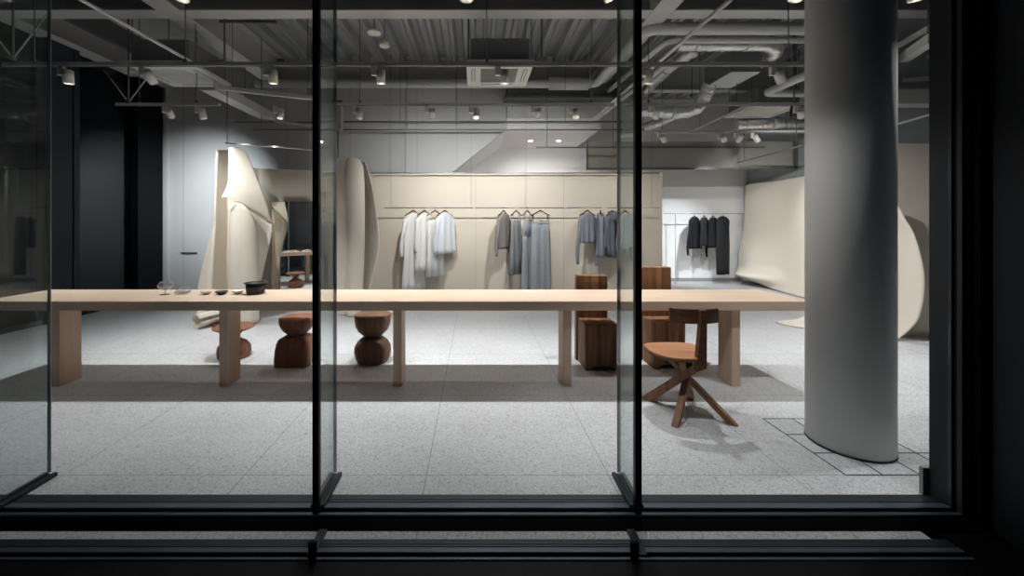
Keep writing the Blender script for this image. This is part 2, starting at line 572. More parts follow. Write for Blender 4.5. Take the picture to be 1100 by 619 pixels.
# jamb on the right, in steps toward the street
jm = MB().box(2.315, 3.2, 1.935, 2.03, -.1, 4.4)
struct('jamb_inner', jm, M['jamb'])
struct('jamb_groove', MB().box(2.325, 3.2, 1.915, 1.935, -.1, 4.4), M['black_frame'])
struct('jamb_middle', MB().box(2.318, 3.2, 1.895, 1.915, -.1, 4.4), M['jamb'])
struct('jamb_recess', MB().box(2.36, 3.2, 1.86, 1.895, -.6, 4.4), M['black_frame'])
struct('wall_outside_right', MB().box(2.40, 3.6, 1.2, 1.86, -.6, 4.4), M['jamb'])
struct('jamb_base_cover', MB().box(2.286, 2.33, 2.032, 2.05, 0, 0.138), M['skirting'])  # small grey cover at the foot of the jamb, no stone

# ------------------------------------------------------------------ ceiling
def deck_mesh(x0, x1, y0, y1, z, pitch=0.32, dep=0.10):
    vs, x = [], x0
    prof = []
    while x < x1 - .01:
        prof += [(x, z), (x + pitch * .30, z), (x + pitch * .40, z - dep), (x + pitch * .62, z - dep),
                 (x + pitch * .68, z - dep + .022), (x + pitch * .74, z - dep), (x + pitch * .90, z - dep), (x + pitch, z)]
        x += pitch
    n = len(prof)
    mb = MB()
    mb.add([(a, y0, b) for a, b in prof] + [(a, y1, b) for a, b in prof], [(i, i + 1, n + i + 1, n + i) for i in range(n - 1)])
    return mb
struct('ceiling', MB().box(-6.0, 7.3, 1.85, 11, ZD + .03, ZD + .12), M['dark_steel'])
struct('ceiling_deck', deck_mesh(-3.5, 2.1, 4.9, 7.28, ZD), M['deck'])
struct('ceiling_deck_right', deck_mesh(2.4, 7.0, 4.9, 9.4, ZD + .02), M['deck'])
struct('ceiling_deck_front', deck_mesh(-5.9, 7.0, 1.95, 4.75, ZD + .01), M['dark_steel'])
struct('ceiling_soffit_left', MB().box(-5.3, -3.75, 4.9, 7.45, 4.28, 4.36), M['concrete'])

def ibeam_y(name, x, y0, y1, wdt, m='steel_paint', z=ZB):
    struct(name, MB().box(x - wdt / 2, x + wdt / 2, y0, y1, z, z + .02).box(x - .012, x + .012, y0, y1, z + .02, ZD).box(x - wdt / 2, x + wdt / 2, y0, y1, ZD - .02, ZD + .005), M[m])
def ibeam_x(name, y, x0, x1, wdt, m='steel_paint', z=ZB):
    struct(name, MB().box(x0, x1, y - wdt / 2, y + wdt / 2, z, z + .02).box(x0, x1, y - .012, y + .012, z + .02, ZD).box(x0, x1, y - wdt / 2, y + wdt / 2, ZD - .02, ZD + .005), M[m])
ibeam_y('ceiling_beam', -3.63, 2.0, 7.28, 0.27)
ibeam_y('ceiling_beam', 2.24, 2.0, 7.28, 0.25)
ibeam_y('ceiling_beam', -5.78, 2.0, 7.45, 0.28)
ibeam_x('ceiling_beam', 4.81, -5.64, -3.77, 0.2)
ibeam_x('ceiling_beam', 4.81, -3.49, 2.11, 0.2)
ibeam_x('ceiling_beam', 4.81, 2.37, 7.0, 0.2)
ibeam_x('ceiling_beam', 7.33, -3.5, 2.1, 0.2, z=3.98)
ibeam_x('ceiling_beam', 7.42, 2.37, 6.45, 0.16, z=3.83)
struct('ceiling_soffit_edge', MB().box(-5.3, -5.22, 4.9, 7.45, ZB + .1, 4.28), M['dark_steel'])
# beam along the depth over the left display
struct('ceiling_channel', MB().box(-3.62, -3.42, 5.25, 6.85, 3.13, 3.15).box(-3.44, -3.42, 5.25, 6.85, 3.15, 3.26), M['steel_paint'])

# ------------------------------------------------------------------ partitions that carry the display
# flat beige screen behind the three rails, and the angled one behind the mirror
yp = 7.35
struct('display_wall', MB().box((402 - VX) * yp / F, (711 - VX) * yp / F, yp - .02, yp + .02, 0, HC + 53.5 * yp / F), M['beige_board'], bevel=.004)
jp = MB()
for px in (511, 605.5):
    x = (px - VX) * (yp - .02) / F
    jp.box(x - .002, x + .002, yp - .0215, yp - .02, 0, HC + 53.4 * yp / F)
struct('display_wall_joint', jp, M['skirting'])
a0, a1 = P(278, 181, 7.0), P(345, 183.5, 7.28)
a2 = P(404, 186, 7.36)
al = MB()
for A, B in ((a0, a1), (a1, a2)):
    al.add([(A.x, A.y, 0), (B.x, B.y, 0), (B.x, B.y, B.z), (A.x, A.y, A.z), (A.x, A.y + .04, 0), (B.x, B.y + .04, 0), (B.x, B.y + .04, B.z), (A.x, A.y + .04, A.z)],
           [(0, 1, 2, 3), (4, 5, 6, 7), (0, 3, 7, 4), (1, 2, 6, 5), (3, 2, 6, 7)])
al.add([(a0.x, a0.y, 0), (a0.x - .16, a0.y - .32, 0), (a0.x - .16, a0.y - .32, a0.z + .0), (a0.x, a0.y, a0.z),
        (a0.x - .04, a0.y, 0), (a0.x - .20, a0.y - .30, 0), (a0.x - .20, a0.y - .30, a0.z), (a0.x - .04, a0.y, a0.z)],
       [(0, 1, 2, 3), (4, 5, 6, 7), (1, 5, 6, 2), (0, 4, 7, 3), (3, 2, 6, 7)])
struct('display_wall_left', al, M['beige_board'])
# framed panel hung high in front of the far wall
q0, q1 = P(631, 152, 7.9), P(854, 181, 7.9)
fp = MB().box(q0.x, q1.x, 7.9, 8.05, q1.z, q0.z)
struct('bulkhead_panel', fp, M['duct_panel'])
fr = MB().box(q0.x - .03, q1.x + .02, 7.87, 7.9, q1.z - .03, q1.z + .01).box(q0.x - .03, q0.x, 7.87, 7.9, q1.z, q0.z).box(q1.x - .03, q1.x + .04, 7.87, 7.9, q1.z, q0.z)
fr.box(q0.x, q1.x - .6, 7.87, 7.9, P(0, 158.5, 7.9).z - .012, P(0, 158.5, 7.9).z + .012)
struct('bulkhead_panel_frame', fr, M['dark_steel'])

# grip slot in the grey wall
hs = MB().box((195 - VX) * 7.5 / F, (212 - VX) * 7.5 / F, 7.475, 7.5, HC - 33.6 * 7.5 / F, HC - 32 * 7.5 / F)
tag(hs.build('door_pull', M['rod'], bevel=.003), 'thin horizontal metal pull on the grey wall left of the tall felt roll', 'handle')

# ------------------------------------------------------------------ big felt sheets
# 1: the tall standing roll with its corner folded over
t = thing('felt_roll', 'tall roll of cream felt with a pointed flap folded over at its top', 'fabric roll', (-3.36, 5.55, 0))
MB().lathe([(0.30, 0.0), (0.305, 0.004), (0.305, 0.02), (0.29, 0.024)], (-3.33, 5.55, 0), 48, cap=True).build('plinth', M['mid_wood'], t)
# rear shell
cx, cy, r = -3.36, 5.62, 0.29
def rear(u, v):
    a = math.radians(205 + (25 - 205) * u)
    z = 0.025 + v * (2.40 - .75 * max(0, u - .35) ** 1.0 - 0.025)
    rr = r - 0.07 * v
    return Vector((cx - .03 + .03 * v + rr * 1.02 * math.cos(a), cy + rr * math.sin(a) * .95, z + .0))
MB().grid(rear, 28, 20).build('back_layer', M['felt'], t, solid=.008)
# left front wrap, from behind round to the slit: the shaded strip
lw0 = crv([P(232, 161, 5.50), P(230, 240, 5.48), P(227, 300, 5.46), P(225, 350, 5.42)], 8)
lw1 = crv([P(248, 160, 5.80), P(248, 240, 5.84), P(247, 300, 5.86), P(246, 346, 5.80)], 8)
def lwrap(u, v):
    p = at(lw0, v).lerp(at(lw1, v), u)
    p.y += .05 * math.sin(u * PI)
    p.z = max(p.z, .026)
    return p
MB().grid(lwrap, 12, 24).build('side_wrap', M['felt'], t, solid=.008)
# front cylinder with arched top
c2x, c2y, r2 = -3.165, 5.47, 0.172
def core(u, v):
    a = math.radians(195 + 180 * u)
    x = c2x + r2 * math.cos(a)
    y = c2y + r2 * math.sin(a)
    s = (u - .42) / .58
    top = 1.64 - (0.0 if s < 0 else .48 * s ** 2.2) - (0.08 * (-s) if s < 0 else 0)
    wx = x + (1 - v) * .02 * math.cos(a)
    return Vector((wx, y, .026 + v * (top - .026)))
MB().grid(core, 32, 24).build('rolled_core', M['felt'], t, solid=.008)
# folded flap, one curved sheet
fl = crv([P(246, 159.5, 5.32), P(246, 180, 5.28), P(245, 196, 5.22), P(238, 212, 5.10)], 8)
frr = crv([P(264, 162, 5.42), P(272, 181, 5.42), P(284, 212, 5.50), P(293.5, 241, 5.66)], 8)
def flap(u, v):
    p = at(fl, v).lerp(at(frr, v), u)
    p.y -= .07 * math.sin(u * PI) * (1 - .3 * v)
    p.z += .10 * math.sin(u * PI) * v ** 3
    p.z += .02 * math.sin(u * PI) * (1 - v) ** 3
    return p
MB().grid(flap, 24, 30).build('folded_flap', M['felt'], t, solid=.007)
# underside of the flap curling down to the floor
ul = crv([P(250, 216, 5.33), P(260, 218, 5.36), P(268, 232, 5.42), P(271, 262, 5.48), P(273, 310, 5.46), P(273, 348, 5.42)], 8)
ur = crv([P(272, 222, 5.50), P(286, 233, 5.60), P(293, 244, 5.68), P(288, 268, 5.72), P(279, 308, 5.62), P(275, 346, 5.46)], 8)
def under(u, v):
    p = at(ul, v).lerp(at(ur, v), u)
    p.y += .10 * math.sin(u * PI) * (1 - v)
    p.z = max(p.z, .026)
    return p
MB().grid(under, 16, 40).build('flap_lining', M['felt'], t, solid=.007)
# the skirt on the left and its rolled end on the floor
sl = crv([P(231, 238, 5.5), P(224, 262, 5.46), P(216, 292, 5.42), P(211, 318, 5.38), P(212, 345, 5.30)], 8)
sr = crv([P(232, 238, 5.5), P(231, 262, 5.5), P(229, 292, 5.5), P(228, 318, 5.48), P(227, 349, 5.42)], 8)
def skirt(u, v):
    p = at(sl, v).lerp(at(sr, v), u)
    p.y += .04 * math.sin(u * PI) * v
    p.z = max(p.z, .012)
    return p
MB().grid(skirt, 10, 30).build('trailing_skirt', M['felt'], t, solid=.007)
def rollend(u, v):
    a = 2 * PI * u * .93 + .4
    p0_, p1_ = Vector((-3.64, 5.20, .10)), Vector((-3.46, 5.56, .12))
    ax = (p1_ - p0_).normalized()
    e1 = ax.cross(Vector((0, 0, 1))).normalized()
    e2 = e1.cross(ax)
    rr = .088 - .018 * v + .012 * u
    return p0_.lerp(p1_, v) + e1 * rr * math.cos(a) + e2 * rr * math.sin(a)
MB().grid(rollend, 32, 8).build('rolled_end', M['felt'], t, solid=.007)

# 2: the second standing sheet beside the first rail
t = thing('felt_sheet', 'standing wavy felt sheet with a leaf-shaped edge, left of the white clothes', 'fabric sheet', (-1.75, 6.0, 0))
MB().add([P(360, 169.5, 5.95), P(371.5, 171, 5.95), Vector((P(371.5, 341, 5.85).x, 5.95, 0.01)), Vector((P(360, 341, 5.85).x, 5.95, .01))], [(0, 1, 2, 3)]).build('flat_strip', M['felt'], t, solid=.02)
b0 = crv([P(371, 174, 5.98), P(369.5, 196, 5.96), P(371, 230, 5.98), P(371, 290, 5.98), P(371, 339, 5.92)], 8)
b1 = crv([P(387, 172, 6.0), P(391, 186, 6.02), P(391.5, 230, 6.02), P(391, 290, 6.0), P(388, 339, 5.95)], 8)
def bulge(u, v):
    p = at(b0, v).lerp(at(b1, v), u)
    p.y -= .12 * math.sin(u * PI) + .015 * math.sin(v * 9)
    p.z += .04 * math.sin(u * PI) * (1 - v) ** 4
    p.z = max(p.z, .01)
    return p
MB().grid(bulge, 20, 36).build('wavy_front', M['felt'], t, solid=.008)
def inner(u, v):
    a = math.radians(60 + 200 * u)
    z = .01 + v * 2.30
    return Vector((-1.80 + .13 * math.cos(a), 6.12 + .11 * math.sin(a), z))
MB().grid(inner, 16, 12).build('inner_curl', M['felt'], t, solid=.008)
l0 = crv([P(388, 174, 6.45), P(388, 200, 6.5), P(388, 240, 6.5), P(387, 290, 6.5), P(386, 312, 6.45)], 8)
l1 = crv([P(392.5, 174, 6.08), P(401, 205, 6.18), P(407.5, 258, 6.22), P(401, 295, 6.18), P(393, 322, 6.10)], 8)
def leaf(u, v):
    p = at(l0, v).lerp(at(l1, v), u)
    p.y -= .04 * math.sin(u * PI)
    return p
MB().grid(leaf, 12, 36).build('leaf_edge', M['felt'], t, solid=.008)
MB().grid(lambda u, v: Vector((-1.52 + .30 * v, 5.95 + .10 * v + .22 * u, .012 + .035 * math.sin(u * PI) * (1 - v * .5))), 10, 10).build('foot_fold', M['felt'], t, solid=.008)

# 3: felt lining of the right wall, bulging near the floor
t = thing('felt_wall_hanging', 'large cream felt sheet draped along the right wall beside the black clothes', 'fabric sheet', (6.2, 7.5, 0))
def hang(u, v):
    # u: far -> near, v: bottom -> top
    Y = 9.28 - u * 4.3
    X = 6.33 - .02 * u
    z = v * (2.25 + .03 * u)
    # sweeps out at the bottom, with a big belly at the far end
    out = .10 * math.exp(-((v - .30) / .30) ** 2) * math.exp(-((u - .08) / .14) ** 2)
    out += .42 * math.exp(-((v - .095) / .055) ** 2) * math.exp(-((u - .15) / .11) ** 2) + .12 * math.exp(-((v - .2) / .2) ** 2) * math.exp(-((u - .08) / .16) ** 2)
    out += .04 * (1 - v) ** 3
    out += .28 * (1 - v) ** 5 * (1 - math.exp(-(u / .3) ** 2))
    out += .05 * math.sin(u * 17 + .8) * math.exp(-((v - .75) / .45) ** 2)
    lift = .07 * (1 - v) ** 8 * math.exp(-((u - .12) / .10) ** 2)
    return Vector((X - out, Y, z + lift + .012))
MB().grid(hang, 110, 90).build('felt_lining', M['felt'], t, solid=.01)

# 4: loose sheet curling behind the column
t = thing('felt_curl', 'loose curling felt sheet on the floor behind the grey column', 'fabric sheet', (4.6, 5.1, 0))
tail0 = crv([P(833, 347, 5.5), P(858, 342, 5.35), P(885, 332, 5.2), P(930, 318, 5.0)], 8)
tail1 = crv([P(833, 347.5, 5.5), P(852, 352, 5.28), P(885, 357, 5.12), P(930, 360, 4.9)], 8)
def tail(u, v):
    p = at(tail0, v).lerp(at(tail1, v), u)
    p.z = max(p.z + .03 * math.sin(u * PI), .012)
    return p
MB().grid(tail, 10, 30).build('floor_tail', M['felt'], t, solid=.008)
g0 = crv([P(950, 215, 4.62), P(946, 260, 4.74), P(940, 310, 4.78), P(946, 364, 4.70)], 10)
g1 = crv([P(957, 205, 4.60), P(971, 232, 4.59), P(984, 256, 4.58), P(993.5, 300, 4.55), P(987, 342, 4.58), P(966, 364, 4.66)], 10)
def curl(u, v):
    p = at(g0, v).lerp(at(g1, v), u)
    p.y += .09 * math.sin(u * PI)
    p.z = max(p.z, .012)
    return p
MB().grid(curl, 20, 40).build('standing_curl', M['felt'], t, solid=.008)

# ------------------------------------------------------------------ standing mirror
t = thing('standing_mirror', 'tall frameless mirror leaning space between the felt roll and the felt sheet', 'mirror', (-3.0, 6.52, 0))
t['label'] = 'tall upright mirror between the folded felt roll and the wavy felt sheet'
t.location = (-2.875, 6.424, 0)
t.rotation_euler = (0, 0, math.radians(17))
ORG[t.name] = Vector(t.location)
x0, x1 = -.372, .372
MB().box(x0, x1, .002, .025, 0.02, 1.725).build('backing', M['mirror_edge'], t, world=False)
MB().box(x0 + .006, x1 - .006, -.002, .002, 0.03, 1.72).build('silvered_glass', M['mirror'], t, world=False)
for xf in (x0 + .05, x1 - .11):
    MB().box(xf, xf + .06, .005, .22, 0.0, 0.03).build('foot', M['mirror_edge'], t, world=False)

# ------------------------------------------------------------------ long table
ZT, YT0, YT1 = 0.735, 3.30, 3.89
t = thing('long_table', 'very long pale oak table on slab legs running across the whole room', 'table', (-0.7, 3.6, 0))
MB().box(-4.13, 2.765, YT0, YT1, ZT - .077, ZT).build('tabletop', M['oak'], t, bevel=.003)
for x in (-3.548, -2.127, -0.655, 0.783, 2.21):
    MB().box(x - .036, x + .036, 3.37, 3.56, 0.0, ZT - .077).build('leg', M['oak_leg'], t, bevel=.003)

# things on the table
def on_table(px, py):
    Y = F * (HC - ZT) / (py - VY)
    return Vector(((px - VX) * Y / F, Y, ZT))
def bowl(px, py, prof, m, label, name='bowl', cat='bowl'):
    t = on_table(px, py)
    o = MB().lathe(prof, (0, 0, 0), 40).build(name, m)
    o.location = t
    return tag(o, label, cat)
small = [(0.018, 0), (0.022, .002), (0.042, .018), (0.050, .032), (0.047, .033), (0.038, .020), (0.018, .008), (0.0, .006)]
bowl(221.5, 316.3, small, M['cream_clay'], 'small cream ceramic bowl on the long table, left of the black one')
bowl(238, 316.3, [(r_ * 1.1, z_ * .9) for r_, z_ in small], M['black_clay'], 'shallow black ceramic bowl between two pale bowls on the table')
bowl(255.5, 315.8, small, M['white_clay'], 'small white ceramic bowl next to the black pot on the table')
p_ = on_table(274.5, 315.5)
t = thing('black_pot', 'round black clay pot with a flat rim, rightmost vessel on the table', 'pot', p_)
MB().lathe([(0.070, 0), (0.074, .004), (0.080, .05), (0.083, .096), (0.074, .096), (0.070, .05), (0.06, .012), (0, .01)], p_, 40).build('vessel', M['black_clay'], t)
MB().lathe([(0.083, .094), (0.096, .098), (0.097, .104), (0.078, .104), (0.076, .096), (0.083, .094)], p_, 40, cap=False).build('rim', M['black_clay'], t)
MB().tube(crv([p_ + Vector((.094, -.02, .100)), p_ + Vector((.112, 0, .100)), p_ + Vector((.094, .02, .100))], 5), .005, 8).build('handle', M['black_clay'], t)
p_ = on_table(177.5, 316.5)
t = thing('glass_goblet', 'clear glass goblet with a round bowl and stem, leftmost on the table', 'glass', p_)
MB().lathe([(0.040, 0), (0.040, .003), (0.006, .008), (0.006, .035), (0.012, .042)], p_, 32).build('stem', M['clear_glass'], t)
MB().lathe([(0.010, .041), (0.040, .052), (0.058, .075), (0.056, .098), (0.042, .115), (0.038, .114), (0.052, .097), (0.054, .076), (0.036, .056), (0.0, .046)], p_, 32).build('goblet_bowl', M['clear_glass'], t)
p_ = on_table(196.5, 315.5)
t = thing('glass_dish', 'clear glass dish with a domed glass lid beside the goblet', 'dish', p_)
MB().lathe([(0.030, 0), (0.055, .010), (0.066, .018), (0.062, .020), (0.030, .006), (0, .004)], p_, 32).build('dish', M['clear_glass'], t)
MB().lathe([(0.062, .021), (0.055, .045), (0.036, .062), (0.010, .070), (0, .070)], p_, 32).build('dome', M['clear_glass'], t)

# ------------------------------------------------------------------ carved wooden stools
def stool_lathe(px, Y, prof_low, prof_top, m, label, n=40, squash=1):
    X = (px - VX) * Y / F
    t = thing('carved_stool', label, 'stool', (X, Y, 0))
    MB().lathe(prof_low, (X, Y, 0), n).build('base', m, t)
    MB().lathe(prof_top, (X, Y, 0), n).build('seat', m, t)
    return t
# hourglass of two balls
stool_lathe(400.5, 4.0, [(0.145, 0), (0.150, .006), (0.172, .05), (0.182, .10), (0.178, .15), (0.150, .20), (0.108, .235), (0.078, .25)],
            [(0.078, .25), (0.10, .268), (0.145, .31), (0.170, .365), (0.178, .42), (0.178, .468), (0.172, .474), (0.0, .474)],
            M['mid_wood'], 'brown hourglass-shaped stool of two rounded halves under the table')
# tapered block with a half-ball on top
X, Y = (319 - VX) * 3.95 / F, 3.95
t = thing('carved_stool', 'reddish carved stool with a half-ball seat on a four-sided block', 'stool', (X, Y, 0))
rings = []
for z, s in ((0, .98), (.005, 1.0), (.08, 1.0), (.16, .96), (.22, .90), (.255, .80), (.272, .62)):
    ring = []
    for k in range(32):
        a = 2 * PI * k / 32 + PI / 32
        cx_, sx_ = math.cos(a), math.sin(a)
        e = .22
        ring.append(Vector((X - .005 + .165 * s * math.copysign(abs(cx_) ** e, cx_), Y + .15 * s * math.copysign(abs(sx_) ** e, sx_), z)))
    rings.append(ring)
MB().loft(rings).build('base', M['red_wood'], t)
MB().lathe([(0.06, .272), (0.085, .285), (0.13, .33), (0.158, .38), (0.166, .425), (0.163, .450), (0.15, .458), (0.0, .462)], (X, Y, 0), 40).build('seat', M['red_wood'], t)
# low stool with a flared dish top
stool_lathe(251.5, 4.12, [(0.13, 0), (0.150, .01), (0.158, .06), (0.152, .11), (0.12, .155), (0.075, .18), (0.056, .20)],
            [(0.056, .20), (0.060, .235), (0.090, .265), (0.150, .285), (0.192, .305), (0.196, .314), (0.18, .316), (0.0, .308)],
            M['red_wood'], 'low reddish stool with a flared dish seat, partly behind a table leg')

# ------------------------------------------------------------------ block chairs hewn from solid timber
def block_chair(x0, x1, yf, yk, zs, zb, m, label, bx0, bx1, rot=0):
    t = thing('block_chair', label, 'chair', ((x0 + x1) / 2, yf, 0))
    # seat block with an arched cut between its feet
    pts = [(x0, yf, 0), (x0 + .035, yf, 0)]
    n = 12
    for i in range(n + 1):
        u = i / n
        pts.append((x0 + .045 + (x1 - x0 - .09) * u, yf, .012 + .030 * math.sin(u * PI) ** .5))
    pts += [(x1 - .035, yf, 0), (x1, yf, 0), (x1 + .004, yf, zs), (x0 - .002, yf, zs)]
    MB().extr([Vector(p) for p in pts], (0, yk - yf, 0)).build('seat_block', m, t, bevel=.008, segs=2)
    MB().extr([Vector((bx0, yk + .001, 0)), Vector((bx1, yk + .001, 0)), Vector((bx1 - .002, yk + .001, zb)), Vector((bx0 + .002, yk + .001, zb + .004))], (0, .075, 0)).build('backrest_slab', m, t, bevel=.006)
    # drying cracks in the timber
    ck = MB()
    for x, za, zc in ((x0 + .075, .16, zs), (x0 + .19, .27, zs), (x0 + .23, .05, .2)):
        ck.bar((x, yf - .0005, za), (x + .004, yf - .0005, zc), .003, .002, up=(0, 1, 0))
    ck.build('crack', M['black_clay'], t)
    return t
block_chair(1.035, 1.345, 3.72, 4.00, .433, .853, M['dark_block'], 'dark rough-hewn block chair with a low slab back, left of the right mullion', 1.02, 1.335)
block_chair(1.695, 1.99, 3.765, 4.03, .443, .935, M['light_block'], 'orange-brown rough-hewn block chair with a taller slab back, behind the tripod chair', 1.675, 1.99)

# ------------------------------------------------------------------ cross-legged chair in front of the table
t = thing('crossed_leg_chair', 'walnut chair with crossed angled legs and a curved back board, in front of the table', 'chair', (1.56, 2.94, 0))
sp = crv([(1.60, 2.77, 0), (1.50, 2.762, 0), (1.41, 2.775, 0), (1.335, 2.83, 0), (1.295, 2.93, 0), (1.295, 3.04, 0), (1.325, 3.125, 0), (1.42, 3.155, 0), (1.55, 3.16, 0), (1.67, 3.145, 0), (1.715, 3.08, 0), (1.69, 2.95, 0), (1.645, 2.83, 0), (1.60, 2.77, 0)], 5)[:-1]
MB().prism([(p.x, p.y) for p in sp], .4155, .432).build('seat_rim', M['walnut'], t, bevel=.003)
MB().prism([(1.56 - .05 + (p.x - 1.51) * .97, 2.96 + (p.y - 2.96) * .97) for p in sp], .432, .442).build('seat', M['seat_wood'], t, bevel=.003)
hub = Vector((1.565, 2.92, .265))
def leg(foot, top, w_=.05, h_=.038):
    f_ = Vector(foot); tp = Vector(top)
    d = (tp - f_).normalized()
    mb = MB()
    side = d.cross(Vector((0, 0, 1))).normalized()
    horiz = Vector((d.x, d.y, 0)).normalized()
    a = [f_ + side * w_ / 2 * sx + horiz * h_ * sy for sx, sy in ((-1, -1), (1, -1), (1, 1), (-1, 1))]
    b = [tp + side * w_ / 2 * sx + horiz * h_ * .8 * sy for sx, sy in ((-1, -1), (1, -1), (1, 1), (-1, 1))]
    mb.loft([a, b], smooth=False)
    mb.build('leg', M['walnut_leg'], t, bevel=.003)
leg((1.353, 3.135, 0), (1.615, 2.80, .405), .055, .045)
leg((1.371, 2.72, 0), (1.655, 3.02, .4155), .045, .03)
leg((1.775, 2.735, 0), (1.43, 3.05, .4155), .045, .03)
leg((1.706, 3.14, 0), (1.47, 2.83, .4155), .045, .03)
MB().extr([Vector((1.545, 2.765, .35)), Vector((1.612, 2.765, .372)), Vector((1.615, 2.765, .778)), Vector((1.574, 2.765, .778)), Vector((1.570, 2.765, .68)), Vector((1.550, 2.765, .46))], (0, .045, 0)).build('back_post', M['walnut'], t, bevel=.003)
bb = crv([(1.405, 2.875, 0), (1.48, 2.838, 0), (1.57, 2.823, 0), (1.66, 2.830, 0), (1.745, 2.86, 0)], 6)
rg = []
for p in bb:
    rg.append([Vector((p.x, p.y - .012, .672)), Vector((p.x, p.y + .012, .672)), Vector((p.x, p.y + .014, .775)), Vector((p.x, p.y - .010, .775))])
MB().loft(rg, smooth=False).build('back_board', M['walnut'], t, bevel=.004)

# ------------------------------------------------------------------ rails, hangers, garments
def rail(name, a, b, r_, label, rods=(), feet=()):
    t = thing(name, label, 'clothes rail', (a + b) / 2)
    MB().tube([a, b], r_, 10).build('rail_tube', M['chrome'], t)
    for x in rods:
        MB().tube([Vector((x, a.y, a.z)), Vector((x, a.y, 3.9))], .002, 6).build('hanging_wire', M['rod'], t)
    for x in feet:
        MB().tube([Vector((x, a.y, 0.0)), Vector((x, a.y, a.z))], .006, 6).tube([Vector((x, a.y, 0)), Vector((x, a.y, .012))], .018, 8).build('upright', M['chrome'], t)
    return t
YR = 7.05
zr = HC + 15.6 * YR / F
def rx(px, Y=YR): return (px - VX) * Y / F
rail('clothes_rail', Vector((rx(413), YR, zr)), Vector((rx(508.5), YR, zr)), .009, 'thin metal rail holding the white clothes', rods=(rx(420), rx(506)))
rail('clothes_rail', Vector((rx(511), YR, zr)), Vector((rx(606), YR, zr)), .009, 'thin metal rail holding the taupe cardigan and grey trousers', rods=(rx(565),))
rail('clothes_rail', Vector((rx(608.5), YR, zr)), Vector((rx(708), YR, zr)), .009, 'thin metal rail holding the short grey knitwear', rods=(rx(700),))
YK = 8.95
zk = HC + 9.3 * YK / F
rail('clothes_rail', Vector((rx(713, YK), YK, zk)), Vector((rx(799, YK), YK, zk)), .008, 'thin metal rail on two uprights holding the black clothes', feet=(rx(725.5, YK), rx(797, YK)))
rail('clothes_rail', P(242, 153.5, 4.9), P(345, 162, 5.6), .010, 'empty polished rail hung above the folded felt roll', rods=())
o = bpy.data.objects['clothes_rail.004']
MB().tube([P(244, 155, 4.9), P(244, 98, 4.9)], .006, 6).build('hanging_wire', M['rod'], o)


def hanger(loc, rot, label, grp, wd=.40, m=None, clip=False):
    t = thing('coat_hanger', label, 'hanger', loc, rot, grp)
    pts = crv([(-wd / 2, 0, -.135), (-wd * .30, 0, -.105), (-wd * .10, 0, -.065), (0, 0, -.050), (wd * .10, 0, -.065), (wd * .30, 0, -.105), (wd / 2, 0, -.135)], 4)
    rg = []
    for p in pts:
        k = 1 - .35 * abs(p.x) / (wd / 2)
        rg.append([p + Vector((0, -.007, -.013 * k)), p + Vector((0, .007, -.013 * k)), p + Vector((0, .007, .013 * k)), p + Vector((0, -.007, .013 * k))])
    MB().loft(rg, smooth=False).build('wooden_bar', m or M['hanger_wood'], t, world=False, bevel=.003)
    hk = [Vector((0, 0, -.045)), Vector((0, 0, -.022))]
    for k in range(9):
        a = -PI / 2 + (PI * 1.5) * k / 8
        hk.append(Vector((0, .015 * math.cos(a) * (1), .001 + .015 * math.sin(a))))
    MB().tube(hk, .0022, 6).build('hook', M['chrome'], t, world=False)
    return t


def ring(hw, hd, z, n=48, folds=0, amp=0, ph=0, drop=0, dz=None, skew=0):
    out = []
    for k in range(n):
        a = 2 * PI * k / n
        c, s = math.cos(a), math.sin(a)
        x = hw * math.copysign(abs(c) ** .85, c)
        y = hd * math.copysign(abs(s) ** .8, s)
        if folds:
            rp = math.sin(folds * (x / max(hw, .01)) * PI * .5 + ph + (1.3 if s > 0 else 0))
            y += amp * rp * abs(s) ** .5
        zz = z - drop * (abs(x) ** 1.2)
        if dz: zz += dz(x, y)
        out.append(Vector((x + skew, y, zz)))
    return out


def top_body(hw_sh, hw_mid, hw_hem, zsh, zhem, folds=5, amp=.012, neck=.075, hem_fn=None, deep=.05, ph=0):
    """torso of a top or dress: neck, shoulders, side seams, hem"""
    rg = [ring(neck * .98, .045, zsh + .035), ring(neck * 1.15, .05, zsh + .03, drop=.05),
          ring(hw_sh * .62, .052, zsh + .022, drop=.22), ring(hw_sh * .92, .055, zsh, drop=.30, folds=folds, amp=amp * .2, ph=ph),
          ring(hw_sh, .058, zsh - .055, drop=.18, folds=folds, amp=amp * .35, ph=ph)]
    n = 9
    for i in range(1, n + 1):
        u = i / n
        hw = hw_sh * .94 + (hw_mid - hw_sh * .94) * min(1, u * 2) if u < .5 else hw_mid + (hw_hem - hw_mid) * (u - .5) * 2
        z = zsh - .07 + (zhem - zsh + .07) * u
        rg.append(ring(hw, deep + .015 * u, z, folds=folds, amp=amp * (.4 + u), ph=ph + .4 * u, dz=(hem_fn if i == n else None)))
    mb = MB()
    mb.loft(rg, cap=False)
    return mb


def sleeve(sx, hw, zsh, length, m, t, out=.06, r0=.06, r1=.038, cuff=True, fwd=0.0):
    pts, rr = [], []
    n = 10
    for i in range(n + 1):
        u = i / n
        pts.append(Vector((sx * (hw * .86 + out * math.sin(min(1, u * 1.3) * PI / 2)), fwd * u - .012 * math.sin(u * 6), zsh - .055 - length * u)))
        k = r0 + (r1 - r0) * u
        if cuff and u > .88: k *= .85
        rr.append(k)
    mb = MB()
    rg = []
    for p, r_ in zip(pts, rr):
        rg.append([p + Vector((r_ * .85 * math.cos(a), r_ * .62 * math.sin(a), 0)) for a in [2 * PI * k / 16 for k in range(16)]])
    mb.loft(rg, cap=True)
    mb.build('sleeve', m, t, world=False)


